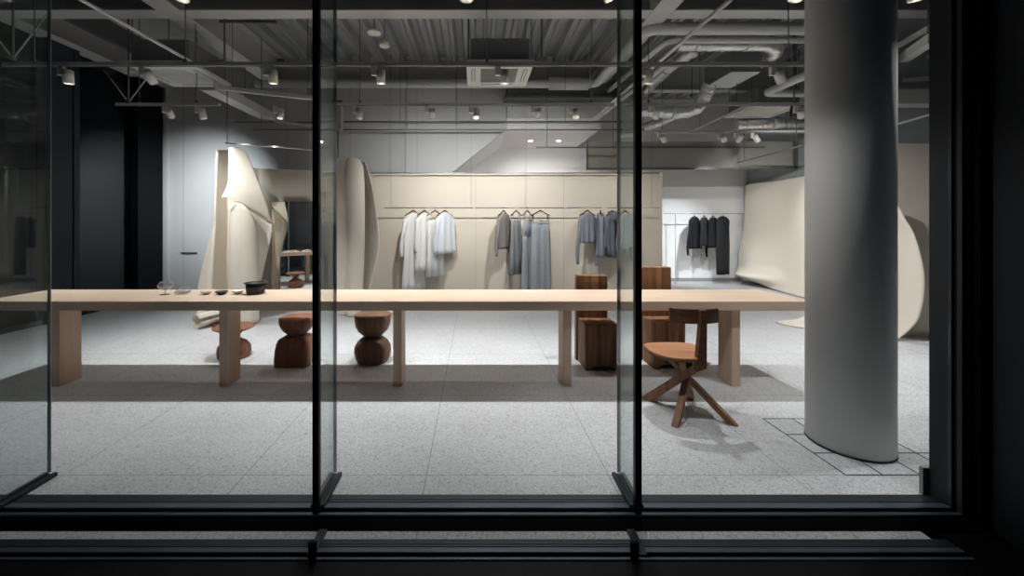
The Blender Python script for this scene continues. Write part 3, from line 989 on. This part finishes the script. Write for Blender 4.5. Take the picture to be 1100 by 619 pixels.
def garment(name, label, px, rot, m, body, cat, hl, grp, sleeves=None, Y=YR, z=zr, hw_h=.40, extra=None):
    loc = Vector((rx(px, Y), Y, z))
    hanger(loc, rot, hl, grp, wd=hw_h)
    t = thing(name, label, cat, loc, rot)
    if body: body.build('body', m, t, world=False, solid=.003)
    if sleeves:
        for s_, ln, out in sleeves:
            sleeve(s_, *sleeves_hw[0:1], sleeves_hw[1], ln, m, t, out=out)
    if extra: extra(t, m)
    return t


def straps(xs_, z0, z1, m):
    def f(t, mm):
        for x in xs_:
            MB().bar((x, -.03, z0), (x * .9, 0, z1), .014, .004, up=(0, 1, 0)).bar((x, .03, z0), (x * .9, 0, z1), .014, .004, up=(0, 1, 0)).build('strap', m, t, world=False)
    return f


def trousers(hw, z0, z1, m, split=.16, flare=1.1, folds=3):
    def f(t, mm):
        MB().loft([ring(hw, .03, z0), ring(hw, .034, z0 - .045)], cap=False).build('waistband', m, t, world=False, solid=.004)
        for s_ in (-1, 1):
            rg = []
            for i in range(11):
                u = i / 10
                z = z0 - .04 + (z1 - z0 + .04) * u
                h = hw * .52 * (1 + (flare - 1) * u)
                r_ = ring(h, .032 + .015 * u, z, n=32, folds=folds, amp=.010 * (.3 + u), ph=s_)
                rg.append([p + Vector((s_ * (hw * .48 + (flare - 1) * hw * .5 * u), 0, 0)) for p in r_])
            MB().loft(rg, cap=False).build('trouser_leg', m, t, world=False, solid=.003)
    return f

R_ = math.radians
wht = cloth('white_linen', (0.88, 0.87, 0.84), .03)
wht2 = cloth('sheer_white', (0.90, 0.88, 0.84), .03)
blw = cloth('pale_blue_cotton', (0.78, 0.81, 0.85), .03)
tau = cloth('taupe_knit', (0.29, 0.26, 0.25), .12)
gry = cloth('mid_grey_wool', (0.29, 0.295, 0.30), .12)
blg = cloth('blue_grey_wool', (0.37, 0.395, 0.43), .14)
blg2 = cloth('marled_blue_grey_wool', (0.36, 0.38, 0.405), .28, 90)
swt = cloth('slate_knit', (0.27, 0.29, 0.33), .10)
swt2 = cloth('dark_slate_knit', (0.16, 0.17, 0.195), .12)
pal = cloth('pale_grey_knit', (0.42, 0.46, 0.46), .10)
blk = cloth('black_cotton', (0.012, 0.012, 0.014), .2)
blk2 = cloth('faded_black_cotton', (0.020, 0.020, 0.022), .2)

GW, GG, GS, GB = 'wooden hangers on the rail of white clothes', 'wooden hangers on the rail of grey trousers', 'wooden hangers on the rail of grey knitwear', 'wooden hangers on the rail of black clothes'
ZS = -.130   # shoulder line below the rail

# white clothes
def mk(name, label, cat, px, rot, m, hl, grp, body=None, slv=(), hw=.2, Y=YR, z=zr, extra=None, hwd=.40):
    loc = Vector((rx(px, Y), Y, z))
    hanger(loc, rot, hl, grp, wd=hwd)
    t = thing(name, label, cat, loc, rot)
    if body: body.build('body', m, t, world=False, solid=.003)
    for a in slv:
        sleeve(a[0], hw, ZS, a[1], m, t, out=a[2], r0=a[3] if len(a) > 3 else .06, r1=a[4] if len(a) > 4 else .04)
    if extra: extra(t, m)
    return t
mk('long_dress', 'long white shirt dress, leftmost of the white clothes', 'dress', 444, R_(52), wht, 'wooden hanger of the long white shirt dress, first on its rail', GW,
   top_body(.20, .21, .27, ZS, -1.44, 7, .022, ph=.4), ((-1, .66, .09), (1, .62, .03)))
mk('sheer_blouse', 'sheer white long blouse, second of the white clothes', 'blouse', 456, R_(58), wht2, 'wooden hanger of the sheer white blouse, second on its rail', GW,
   top_body(.19, .21, .25, ZS, -1.10, 6, .020, ph=1.1), ((-1, .58, .04), (1, .58, .04)))
mk('slip_dress', 'white strappy slip dress, third of the white clothes', 'dress', 467.5, R_(48), wht, 'bare-topped wooden hanger of the white slip dress, third on its rail', GW,
   MB().loft([ring(.15, .035, -.22), ring(.17, .04, -.30, folds=5, amp=.006), ring(.17, .045, -.5, folds=5, amp=.012), ring(.19, .055, -.85, folds=6, amp=.02), ring(.22, .06, -1.20, folds=6, amp=.028)], cap=False), (), extra=straps((-.13, .13), -.22, -.075, wht))
mk('cotton_shirt', 'crisp pale blue-white shirt, rightmost of the white clothes', 'shirt', 478, R_(50), blw, 'wooden hanger of the pale blue-white shirt, last on its rail', GW,
   top_body(.21, .24, .27, ZS + .01, -.80, 6, .020, ph=2), ((-1, .60, .05), (1, .56, .06)))
# taupe and grey
mk('cardigan', 'taupe knitted cardigan hanging left of the grey dress', 'cardigan', 541, R_(58), tau, 'wooden hanger of the taupe cardigan', GG,
   top_body(.20, .21, .20, ZS, -.72, 4, .012), ((-1, .66, .08), (1, .64, .05)))
mk('pinafore_dress', 'mid-grey strappy dress between cardigan and overalls', 'dress', 554.5, R_(55), gry, 'wooden hanger of the mid-grey strappy dress', GG,
   MB().loft([ring(.14, .035, -.22), ring(.16, .04, -.32, folds=4, amp=.006), ring(.17, .045, -.55, folds=5, amp=.012), ring(.19, .055, -.85, folds=5, amp=.018), ring(.21, .06, -1.17, folds=5, amp=.024)], cap=False), (), extra=straps((-.12, .12), -.22, -.075, gry))
def overalls(t, m):
    straps((-.10, .10), -.23, -.06, m)(t, m)
    MB().loft([ring(.13, .03, -.225), ring(.15, .035, -.35, folds=3, amp=.006), ring(.165, .04, -.50, folds=3, amp=.008)], cap=False).build('bib', m, t, world=False, solid=.004)
    trousers(.165, -.46, -1.50, m, flare=1.2)(t, m)
mk('overalls', 'light blue-grey wool overalls with thin straps', 'overalls', 566.5, R_(57), blg, 'wooden hanger of the blue-grey overalls', GG, None, (), extra=overalls)
def wide(t, m):
    straps((-.16, .16), -.245, -.11, M['black_clay'])(t, m)
    trousers(.175, -.24, -1.52, m, flare=1.18)(t, m)
mk('wide_trousers', 'marled grey wide-leg trousers clipped to the hanger on the right', 'trousers', 580.5, R_(22), blg2, 'wooden hanger of the marled wide-leg trousers', GG, None, (), extra=wide)
# short knitwear
mk('cropped_sweater', 'cropped slate sweater with long sleeves, first of the short knitwear', 'sweater', 631, R_(30), swt, 'wooden hanger of the cropped slate sweater', GS,
   top_body(.20, .19, .18, ZS, -.62, 6, .014, ph=.7), ((-1, .80, .055, .05, .04), (1, .84, .055, .05, .042)))
mk('thin_vest', 'narrow slate vest seen edge-on beside the cropped sweater', 'vest', 645, R_(80), swt, 'wooden hanger of the narrow vest seen edge-on', GS,
   top_body(.18, .18, .17, ZS, -.86, 4, .010), ())
def hood(t, m):
    rg = []
    for i in range(7):
        u = i / 6
        rr = .115 - .035 * u
        zc = -.075 - .19 * u
        rg.append([Vector((rr * 1.1 * math.cos(a) - .015 * u, -.02 - .035 * math.sin(u * PI) + rr * .62 * math.sin(a), zc - .05 * math.cos(a) * u + .018 * math.sin(3 * a))) for a in [2 * PI * k / 28 for k in range(28)]])
    MB().loft(rg, cap=False).build('cowl', m, t, world=False, solid=.012)
mk('cowl_sweater', 'dark slate draped sweater with a big cowl neck', 'sweater', 657.5, R_(42), swt2, 'wooden hanger of the cowl-neck sweater', GS,
   top_body(.20, .21, .17, ZS, -.80, 5, .018, hem_fn=lambda x, y: -.09 * math.cos(x * 8)), ((-1, .52, .04), (1, .68, .05)), extra=hood)
mk('draped_cardigan', 'pale grey knit cardigan seen through the glass fin', 'cardigan', 671.5, R_(38), pal, 'wooden hanger of the pale grey cardigan behind the glass fin', GS,
   top_body(.20, .21, .20, ZS, -.74, 6, .02, hem_fn=lambda x, y: .05 * math.sin(x * 22)), ((-1, .60, .04), (1, .76, .055)))
# black clothes
kb = dict(Y=YK, z=zk)
mk('long_sleeved_shirt', 'black long-sleeved top, leftmost of the black clothes', 'shirt', 746, R_(34), blk, 'wooden hanger of the black long-sleeved top', GB,
   top_body(.20, .21, .22, ZS + .02, -.78, 5, .02), ((-1, .74, .09, .05, .04), (1, .60, .02)), **kb)
mk('black_cardigan', 'black cardigan with one hanging sleeve, second of the black clothes', 'cardigan', 756.5, R_(44), blk2, 'wooden hanger of the black cardigan', GB,
   top_body(.20, .20, .20, ZS + .01, -.72, 4, .014), ((-1, .60, .02), (1, .80, .02)), **kb)
mk('black_blouse', 'black short blouse, third of the black clothes', 'blouse', 766, R_(38), blk, 'wooden hanger of the black blouse', GB,
   top_body(.20, .21, .21, ZS + .01, -.76, 5, .016, ph=2), ((1, .3, .03),), **kb)
mk('black_dress', 'long black sleeveless dress, rightmost of the black clothes', 'dress', 776.5, R_(28), blk2, 'wooden hanger of the long black dress', GB,
   top_body(.23, .24, .20, ZS + .03, -1.36, 4, .016, ph=1), (), **kb)

# ------------------------------------------------------------------ lighting tracks and spotlights
ZTR = 2.93
def track(px0, px1, Y, z, label, m='rod'):
    a, b = (px0 - VX) * Y / F, (px1 - VX) * Y / F
    t = thing('lighting_track', label, 'lighting track', ((a + b) / 2, Y, z))
    MB().box(a, b, Y - .018, Y + .018, z - .018, z + .018).build('track_rail', M['steel_paint'], t)
    MB().box(a, b, Y - .010, Y + .010, z - .021, z - .018).build('contact_slot', M['dark_steel'], t)
    n = max(2, int((b - a) / 1.25))
    for i in range(n):
        x = a + .3 + (b - a - .6) * i / (n - 1)
        MB().tube([(x, Y, z), (x, Y, 4.38)], .005, 6).box(x - .012, x + .012, Y - .012, Y + .012, z + .018, z + .05).build('suspension_rod', M['rod'], t)
    return t
YA, YB_, YC = 3.88, 5.20, 6.75
Y0_ = 2.42
track(-60, 858, Y0_, ZTR, 'ceiling lighting track nearest to the shop window')
track(944, 1040, Y0_, ZTR, 'short lighting track right of the column by the shop window')
track(4, 880, YA, ZTR, 'long ceiling lighting track above the table')
track(362, 660, YB_, ZTR, 'middle ceiling lighting track in front of the display wall')
track(125, 236, YB_, ZTR, 'short lighting track left of the folded felt roll')
track(672, 900, YB_, ZTR, 'middle lighting track to the right, near the foil ducts')
track(672, 905, YC, ZTR, 'rear right lighting track in front of the high olive panel')

def spot(px, Y, aim, watts, ang, label, col=(1, .985, .98), blend=.7, z=ZTR, lensm=None, side=1, size=.028):
    x = (px - VX) * Y / F
    t = thing('track_spotlight', label, 'spotlight', (x, Y, z - .018))
    MB().box(x - .028, x + .028, Y - .018, Y + .018, z - .110, z - .022).build('driver_box', M['lamp_white'], t, bevel=.004)
    piv = Vector((x + .065 * side, Y, z - .112))
    MB().tube([Vector((x, Y, z - .095)), piv], .010, 8).build('swivel_arm', M['lamp_white'], t)
    aim = Vector(aim)
    d = (aim - piv).normalized()
    MB().tube([piv - d * .055, piv - d * .050, piv + d * .075, piv + d * .075, piv + d * .035], [.030, .042, .042, .038, .036], 24, cap=False).tube([piv - d * .056, piv - d * .055], .030, 24).build('lamp_head', M['lamp_white'], t)
    MB().tube([piv + d * .030, piv + d * .034], .0355, 20).build('lens', lensm or M['lens'], t)
    ld = bpy.data.lights.new('lamp', 'SPOT')
    ld.energy = watts * K
    ld.color = col
    ld.spot_size = math.radians(ang)
    ld.spot_blend = blend
    ld.shadow_soft_size = size
    lo = bpy.data.objects.new('lamp', ld)
    C.objects.link(lo)
    lo.parent = t
    lo.location = piv + d * .080 - ORG[t.name]
    lo.rotation_euler = d.to_track_quat('-Z', 'Y').to_euler()
    return t
# row 0, over the window floor
N = 'nearest track by the window'
for i, (px, w_, aim) in enumerate(((-40, 25, (-3.4, 2.3, 0)), (184, 30, (-1.8, 2.3, 0)), (490, 30, (-.1, 2.3, 0)), (640, 75, (1.75, 2.4, .6)), (846, 20, (1.3, 2.2, 0)), (974, 40, (3.1, 2.9, 0)))):
    spot(px, Y0_, aim, w_, 100 if px > 900 else (85 if px == 640 else 62), '%s spotlight on the %s' % (('first', 'second', 'third', 'fourth', 'fifth', 'sixth')[i], N))
spot(1040, Y0_, (2.62, 2.36, .4), 70, 110, 'added spotlight hidden behind the jamb at the right end of the short track', blend=1)  # added lamp out of view, brightens the right edge of the column
# row 1, over the table
A = 'track above the table'
for i, (px, w_, aim, ang) in enumerate(((66, 165, (-3.95, 4.1, 0), 105), (153, 190, (-3.25, 5.4, 1.7), 58), (286, 185, (-2.0, 4.1, 0), 105),
                                       (402, 180, (-.95, 4.1, 0), 105), (535, 190, (.2, 4.1, 0), 105), (690, 190, (1.6, 4.1, 0), 105), (830, 300, (4.3, 4.3, .5), 120))):
    spot(px, YA, aim, w_, ang, '%s spotlight from the left on the %s' % (('first', 'second', 'third', 'fourth', 'fifth', 'sixth', 'seventh')[i], A), blend=1)
# row 2
spot(177, YB_, (-4.95, 7.5, 1.75), 470, 70, 'spotlight at the left end of the short left track aimed at the grey wall', col=(.90, .95, 1), blend=1)
spot(212, YB_, (-3.25, 5.4, 1.0), 90, 80, 'glowing spotlight on the short left track, nearest to the felt roll')
spot(296, YB_, (-2.6, 4.7, 0), 22, 90, 'glowing spotlight right above the folded felt roll', side=1)
B = 'middle track in front of the display wall'
spot(381, YB_, (-1.6, 4.4, 0), 22, 90, 'first spotlight from the left on the %s' % B)
spot(459, YB_, (-.72, 7.3, 1.65), 190, 120, 'second spotlight from the left on the %s' % B, blend=1)
spot(506, YB_, (.0, 4.0, .3), 22, 90, 'third spotlight from the left on the %s' % B)
spot(573, YB_, (1.0, 7.3, 1.65), 190, 120, 'fourth spotlight from the left on the %s' % B, blend=1)
spot(613, YB_, (1.1, 3.6, .4), 22, 90, 'rightmost spotlight on the %s' % B)
spot(700, YB_, (2.9, 7.3, 1.0), 80, 80, 'spotlight at the left end of the middle right track', blend=1)
spot(855, YB_, (6.2, 7.6, 1.1), 230, 95, 'spotlight near the right end of the middle right track', blend=1)
spot(868, YB_, (4.6, 4.6, .3), 90, 90, 'spotlight at the right end of the middle right track')
D = 'rear right track'
spot(708, YC, (5.4, 9.0, .4), 200, 40, 'first spotlight from the left on the %s' % D, col=(.90, .95, 1), blend=1)
spot(773, YC, (5.9, 8.4, 1.0), 90, 70, 'second spotlight from the left on the %s' % D)
spot(791, YC, (4.7, 9.4, .9), 360, 48, 'third spotlight from the left on the %s' % D, col=(.90, .95, 1), blend=1)
spot(808, YC, (6.2, 7.0, 1.0), 70, 70, 'fourth spotlight from the left on the %s' % D)
# recessed downlights in the stair soffit
for i, px in enumerate((570, 600)):
    c = P(px, 150.2, 8.55)
    c.z = p1.z
    t = thing('recessed_downlight', 'small recessed downlight in the white stair soffit, the %s one' % ('left', 'right')[i], 'downlight', c)
    MB().lathe([(0.055, 0), (.055, -.006), (.042, -.006), (.042, 0)], c, 24, cap=False).build('trim_ring', M['white_wall'], t)
    MB().lathe([(0.04, -.001), (.04, -.004)], c, 24).build('lens', M['lens'], t)
    ld = bpy.data.lights.new('lamp', 'SPOT'); ld.energy = 55 * K; ld.spot_size = 2.9; ld.spot_blend = 1; ld.shadow_soft_size = .04; ld.color = (1, .93, .92)
    lo = bpy.data.objects.new('lamp', ld); C.objects.link(lo); lo.parent = t; lo.location = (0, 0, -.02)

# ------------------------------------------------------------------ air-conditioning cassettes
def cassette(x0, x1, y0, y1, z, label, grille='ac_grill'):
    cx_, cy_ = (x0 + x1) / 2, (y0 + y1) / 2
    t = thing('ceiling_cassette', label, 'air conditioner', (cx_, cy_, z))
    MB().box(x0, x1, y0, y1, z, z + .05).build('face_panel', M['ac_white'], t, bevel=.01)
    MB().box(x0 + .05, x1 - .05, y0 + .05, y1 - .05, z + .05, z + .34).build('housing', M['ac_body'], t, bevel=.03)
    g = MB().box(x0 + .18, x1 - .18, y0 + .18, y1 - .18, z - .006, z)
    for k in range(11):
        yy = y0 + .20 + (y1 - y0 - .40) * k / 10
        g.box(x0 + .19, x1 - .19, yy - .006, yy + .006, z - .012, z - .006)
    g.build('intake_grille', M[grille], t)
    for a in ((x0 + .06, x0 + .11, y0 + .2, y1 - .2), (x1 - .11, x1 - .06, y0 + .2, y1 - .2), (x0 + .2, x1 - .2, y0 + .06, y0 + .11), (x0 + .2, x1 - .2, y1 - .11, y1 - .06)):
        f = MB().box(a[0], a[1], a[2], a[3], z - .003, z).build('outlet_slot', M['ac_body'], t)
        MB().box(a[0] + .012, a[1] - .012, a[2] + .012, a[3] - .012, z - .007, z - .003).build('louvre', M['ac_white'], f)
    for sx in (x0 + .02, x1 - .02):
        for sy in (y0 + .12, y1 - .12):
            MB().tube([(sx, sy, z + .05), (sx, sy, 4.38)], .006, 6).build('hanger_rod', M['rod'], t)
    MB().tube([(x1 - .06, cy_, z + .2), (x1 + .12, cy_, z + .2), (x1 + .16, cy_, z + .24), (x1 + .16, cy_, 4.3)], .011, 8).build('drain_pipe', M['dark_steel'], t)
    return t
cassette(-.105, .735, 4.90, 5.74, 3.35, 'square white ceiling air conditioner in the middle, behind the main track')
cassette(-4.36, -3.52, 4.93, 5.77, 3.35, 'square white ceiling air conditioner high on the left', 'ac_white')
cassette(4.69, 5.53, 6.65, 7.49, 3.35, 'square white ceiling air conditioner on the right near the column', 'ac_white')

# smoke detectors on drops
for px, py, rr, lab, mm in ((402, 36, .083, 'flat white round ceiling speaker on a rod', 'white_wall'), (413, 50, .065, 'cream cylindrical smoke detector on a rod', 'ac_white')):
    Yd = 5.0 if rr > .07 else 5.3
    c = P(px, py, Yd)
    t = thing('ceiling_speaker' if rr > .07 else 'smoke_detector', lab, 'speaker' if rr > .07 else 'detector', c)
    MB().lathe([(rr, 0), (rr * 1.0, .025 if rr > .07 else .08), (rr * .5, .04 if rr > .07 else .085)], c, 32).build('casing', M[mm], t)
    MB().tube([c + Vector((0, 0, .03)), Vector((c.x, c.y, 4.38))], .006, 6).build('drop_rod', M['rod'], t)

# ------------------------------------------------------------------ pipes and ducts
def pipe(name, pts, r_, m, label, cat='pipe', n=16, hang=()):
    t = thing(name, label, cat, Vector(pts[0]))
    MB().tube(pts, r_, n).build('pipe_run', M[m], t)
    for x, y, z in hang:
        MB().tube([(x, y, z), (x, y, 4.38)], .005, 6).build('hanger_rod', M['rod'], t)
        MB().lathe([(r_ + .008, -.015), (r_ + .008, .015)], (0, 0, 0), 16)
    return t
def elbow(a, c, b, k=.18, n=6):
    """path a -> c -> b with a rounded corner at c"""
    a, b, c = Vector(a), Vector(b), Vector(c)
    p, q = c + (a - c).normalized() * k, c + (b - c).normalized() * k
    out = [a]
    for i in range(n + 1):
        t_ = i / n
        out.append(p * (1 - t_) ** 2 + c * 2 * t_ * (1 - t_) + q * t_ ** 2)
    return out + [b]
zp = 3.86
path = elbow((6.4, 5.08, zp), (2.17, 5.08, zp), (2.17, 7.10, zp), .22)[:-1] + elbow((2.17, 5.6, zp), (2.17, 7.10, zp), (-3.9, 7.10, zp), .16)[1:]
t = pipe('sprinkler_main', path, .073, 'pipe', 'thick light grey pipe running across the ceiling and bending toward the back', hang=((-1.5, 7.1, zp), (.2, 7.1, zp), (4.2, 5.08, zp)))
MB().tube([P(590, 90, 7.1), P(632, 90, 7.1)], .11, 20).build('insulated_sleeve', M['pipe'], t)
zq = 3.765
pipe('water_pipe', elbow((6.4, 5.2, zq), (2.52, 5.2, zq), (2.42, 7.2, zq), .15), .036, 'pipe', 'thinner grey pipe just under the thick one on the right')
pipe('water_pipe', [P(720, 66, 5.0), P(690, 90, 6.2), P(640, 128, 7.2)], .032, 'pipe', 'slim grey pipe slanting past the right mullion behind the thick pipe')
t = pipe('conduit', [(2.10, 2.6, 3.22), (2.10, 7.1, 3.22)], .020, 'pipe', 'straight light conduit running toward the back right of the cassette')
t = pipe('conduit', [(-3.18, 2.2, 3.19), (-3.18, 4.45, 3.19)], .016, 'pipe', 'straight light conduit running toward the left cassette')
pipe('drain_pipe', elbow((4.74, 5.06, 3.50), (4.74, 6.50, 3.50), (6.4, 6.52, 3.50), .12), .060, 'pipe', 'thick grey pipe slanting behind the top of the column')
# foil ducts
def foil(pts, r_, label):
    pts = [Vector(p) for p in pts]
    t = thing('foil_duct', label, 'duct', pts[0])
    n = len(pts)
    fine = []
    for i in range(n - 1):
        k = max(1, int((pts[i + 1] - pts[i]).length / .03))
        fine += [pts[i].lerp(pts[i + 1], q / k) for q in range(k)]
    fine.append(pts[-1])
    rr = [r_ * (1 + (.09 if i % 3 == 0 else 0) + random.uniform(-.03, .03)) for i in range(len(fine))]
    MB().tube(fine, rr, 18).build('flexible_hose', M['foil'], t)
    for q in (.12, .5, .85):
        i = int(q * (len(fine) - 2))
        MB().tube([fine[i], fine[i + 1]], r_ * 1.08, 18).build('clamp_band', M['pipe'], t)
    return t
foil(crv([P(727, 47, 5.6), P(760, 47, 5.6), P(800, 47, 5.6), P(826, 48, 5.62), P(833, 55, 5.75), P(820, 64, 6.0), P(800, 70, 6.1)], 6), .100, 'silver foil duct looping back toward the grey duct box')
foil(crv([P(745, 56, 5.7), P(728, 66, 6.0), P(712, 80, 6.4), P(694, 98, 6.9)], 6), .075, 'silver foil duct slanting down behind the right mullion')
foil(crv([P(763, 90, 6.5), P(757, 103, 6.6), P(748, 116, 6.7), P(728, 121, 6.8), P(705, 119, 6.8), P(680, 119, 6.8)], 6), .105, 'silver foil duct curving down from the duct box to the left')
foil(crv([P(735, 117, 7.2), P(715, 128, 7.4), P(690, 138, 7.6), P(665, 146, 7.8)], 6), .085, 'silver foil duct lying low above the olive panel')
foil(crv([P(790, 134, 7.6), P(825, 133, 7.6), P(870, 131, 7.6)], 6), .10, 'silver foil duct under the right air conditioner')
t = thing('duct_box', 'grey rectangular duct box with a pale underside on the right of the ceiling', 'duct', (4.0, 6.2, 3.6))
MB().box(3.77, 4.20, 5.85, 6.54, 3.605, 3.92).build('casing', M['ac_body'], t, bevel=.008)
MB().box(3.77, 4.20, 5.85, 6.54, 3.597, 3.604).build('underside', M['duct_box'], t)
t = thing('duct_elbow', 'small black rubber elbow beside the column top', 'pipe', P(853, 120, 6.2))
MB().tube(crv([P(853, 114, 6.2), P(852, 124, 6.2), P(857, 129, 6.2), P(866, 129, 6.2)], 5), .045, 14).build('rubber_bend', M['black_clay'], t)
MB().tube([P(853, 115, 6.2), Vector((P(853, 115, 6.2).x, 6.2, 4.39))], .012, 8).build('riser', M['dark_steel'], t)

# thin steel rails and angles
def thin(name, a, b, wd, m, label, cat='steel rail', posts=()):
    t = thing(name, label, cat, Vector(a))
    MB().bar(a, b, wd, wd).build('rail_bar', M[m], t)
    if not posts and cat != 'trunking':
        posts = [tuple(Vector(a).lerp(Vector(b), q)) for q in (.12, .86)]
    for x, y, z in posts:
        MB().tube([(x, y, z), (x, y, 4.38)], .005, 6).build('hanger_rod', M['rod'], t)
    return t
Y7 = 6.9
thin('steel_rail', P(368, 130.7, Y7), P(668, 130.7, Y7), .022, 'dark_steel', 'upper thin dark steel rail in front of the grey wall', posts=((rx(430, Y7), Y7, 3.13), (rx(607, Y7), Y7, 3.13)))
thin('steel_rail', P(368, 139.5, Y7), P(668, 139.5, Y7), .022, 'dark_steel', 'lower thin dark steel rail in front of the grey wall', posts=((rx(437, Y7), Y7, 2.99), (rx(490, Y7), Y7, 2.99)))
thin('steel_rail', P(576, 158.5, 7.1), P(672, 158.5, 7.1), .022, 'dark_steel', 'short dark steel rail under the stair soffit')
thin('steel_rail', P(236, 94.5, 5.2), P(345, 106.5, 5.5), .05, 'steel_paint', 'light steel angle above the folded felt roll')
thin('steel_rail', P(252, 131.5, 6.4), P(345, 131.5, 6.4), .024, 'dark_steel', 'dark thin rail left of the first mullion, upper one')
thin('steel_rail', P(272, 139.5, 6.4), P(345, 139.5, 6.4), .020, 'dark_steel', 'dark thin rail left of the first mullion, lower one')
thin('steel_rail', P(273, 128, 6.6), P(345, 136, 6.0), .03, 'steel_paint', 'light steel angle meeting the depth channel')
thin('steel_rail', P(398, 186, 7.2), P(708, 186, 7.2), .016, 'rod', 'thin metal top rail of the beige display wall')
thin('steel_rail', P(690, 141.5, 7.1), P(870, 141.5, 7.1), .045, 'steel_paint', 'pale steel rail right below the foil ducts')
thin('steel_rail', P(746, 140, 6.9), P(800, 114, 6.2), .025, 'steel_paint', 'thin slanting strut under the right air conditioner')
thin('steel_rail', P(792, 175, 7.7), P(868, 155, 6.4), .025, 'dark_steel', 'dark slanting rod in front of the olive panel')
thin('steel_rail', P(690, 106, 6.9), P(752, 106, 6.9), .03, 'steel_paint', 'short steel rail crossing behind the slanted duct')
thin('steel_rail', P(236, 23, 5.0), P(297, 23.5, 5.0), .03, 'dark_steel', 'dark slot diffuser under the ribbed deck on the left', cat='diffuser')
thin('steel_rail', P(960, 70, 5.2), P(1004, 40, 4.2), .10, 'ac_white', 'cream beam right of the column top')
thin('steel_rail', P(960, 52, 5.0), P(1004, 27, 4.3), .05, 'pipe', 'pale pipe above the cream beam right of the column')
thin('steel_rail', P(960, 78, 5.6), P(1004, 58, 4.8), .05, 'pipe', 'pale pipe below the cream beam right of the column')
thin('steel_rail', P(955, 88, 5.0), P(1010, 84, 4.7), .05, 'steel_paint', 'flat grey rail right of the column')
thin('steel_rail', P(955, 136, 4.8), P(1010, 120, 4.5), .022, 'pipe', 'thin pale strip rising right of the column above the beige panel')
thin('cable_duct', P(950, 106, 4.75), P(1015, 106, 4.75), .17, 'steel_paint', 'broad grey trunking right of the column', cat='trunking')
t = thing('hanging_post', 'short concrete-coloured steel post above the wavy felt sheet', 'post', P(364, 140, 5.95))
MB().bar(P(364.5, 109, 5.95), P(364.5, 140, 5.95), .085, .085, up=(0, 1, 0)).build('post_body', M['concrete'], t)
MB().bar(P(357, 108.5, 5.9), P(368, 109, 5.9), .03, .03).build('cap_plate', M['dark_steel'], t)
MB().tube([P(363, 139, 5.95), P(363, 170, 5.95)], .010, 8).build('drop_rod', M['rod'], t)
# V braces hanging from the left beam
for i, (px, py, top, a, b) in enumerate(((14, 63, 22, -8, 36), (138, 110, 78, -22, 22))):
    Yv = YA if i == 0 else YB_
    pt = P(px, py, Yv)
    t = thing('track_brace', ('V-shaped steel brace over the left end of the main track', 'V-shaped steel brace over the short left track')[i], 'brace', pt)
    MB().tube([pt, Vector((pt.x, Yv, 4.3))], .010, 6).build('drop_rod', M['rod'], t)
    for q in (-1, 1):
        MB().tube([pt, pt + Vector((q * .32, 0, .42))], .008, 6).build('diagonal_rod', M['pipe'], t)
    MB().box(pt.x - .02, pt.x + .02, Yv - .02, Yv + .02, pt.z - .02, pt.z + .03).build('joint_clip', M['rod'], t)
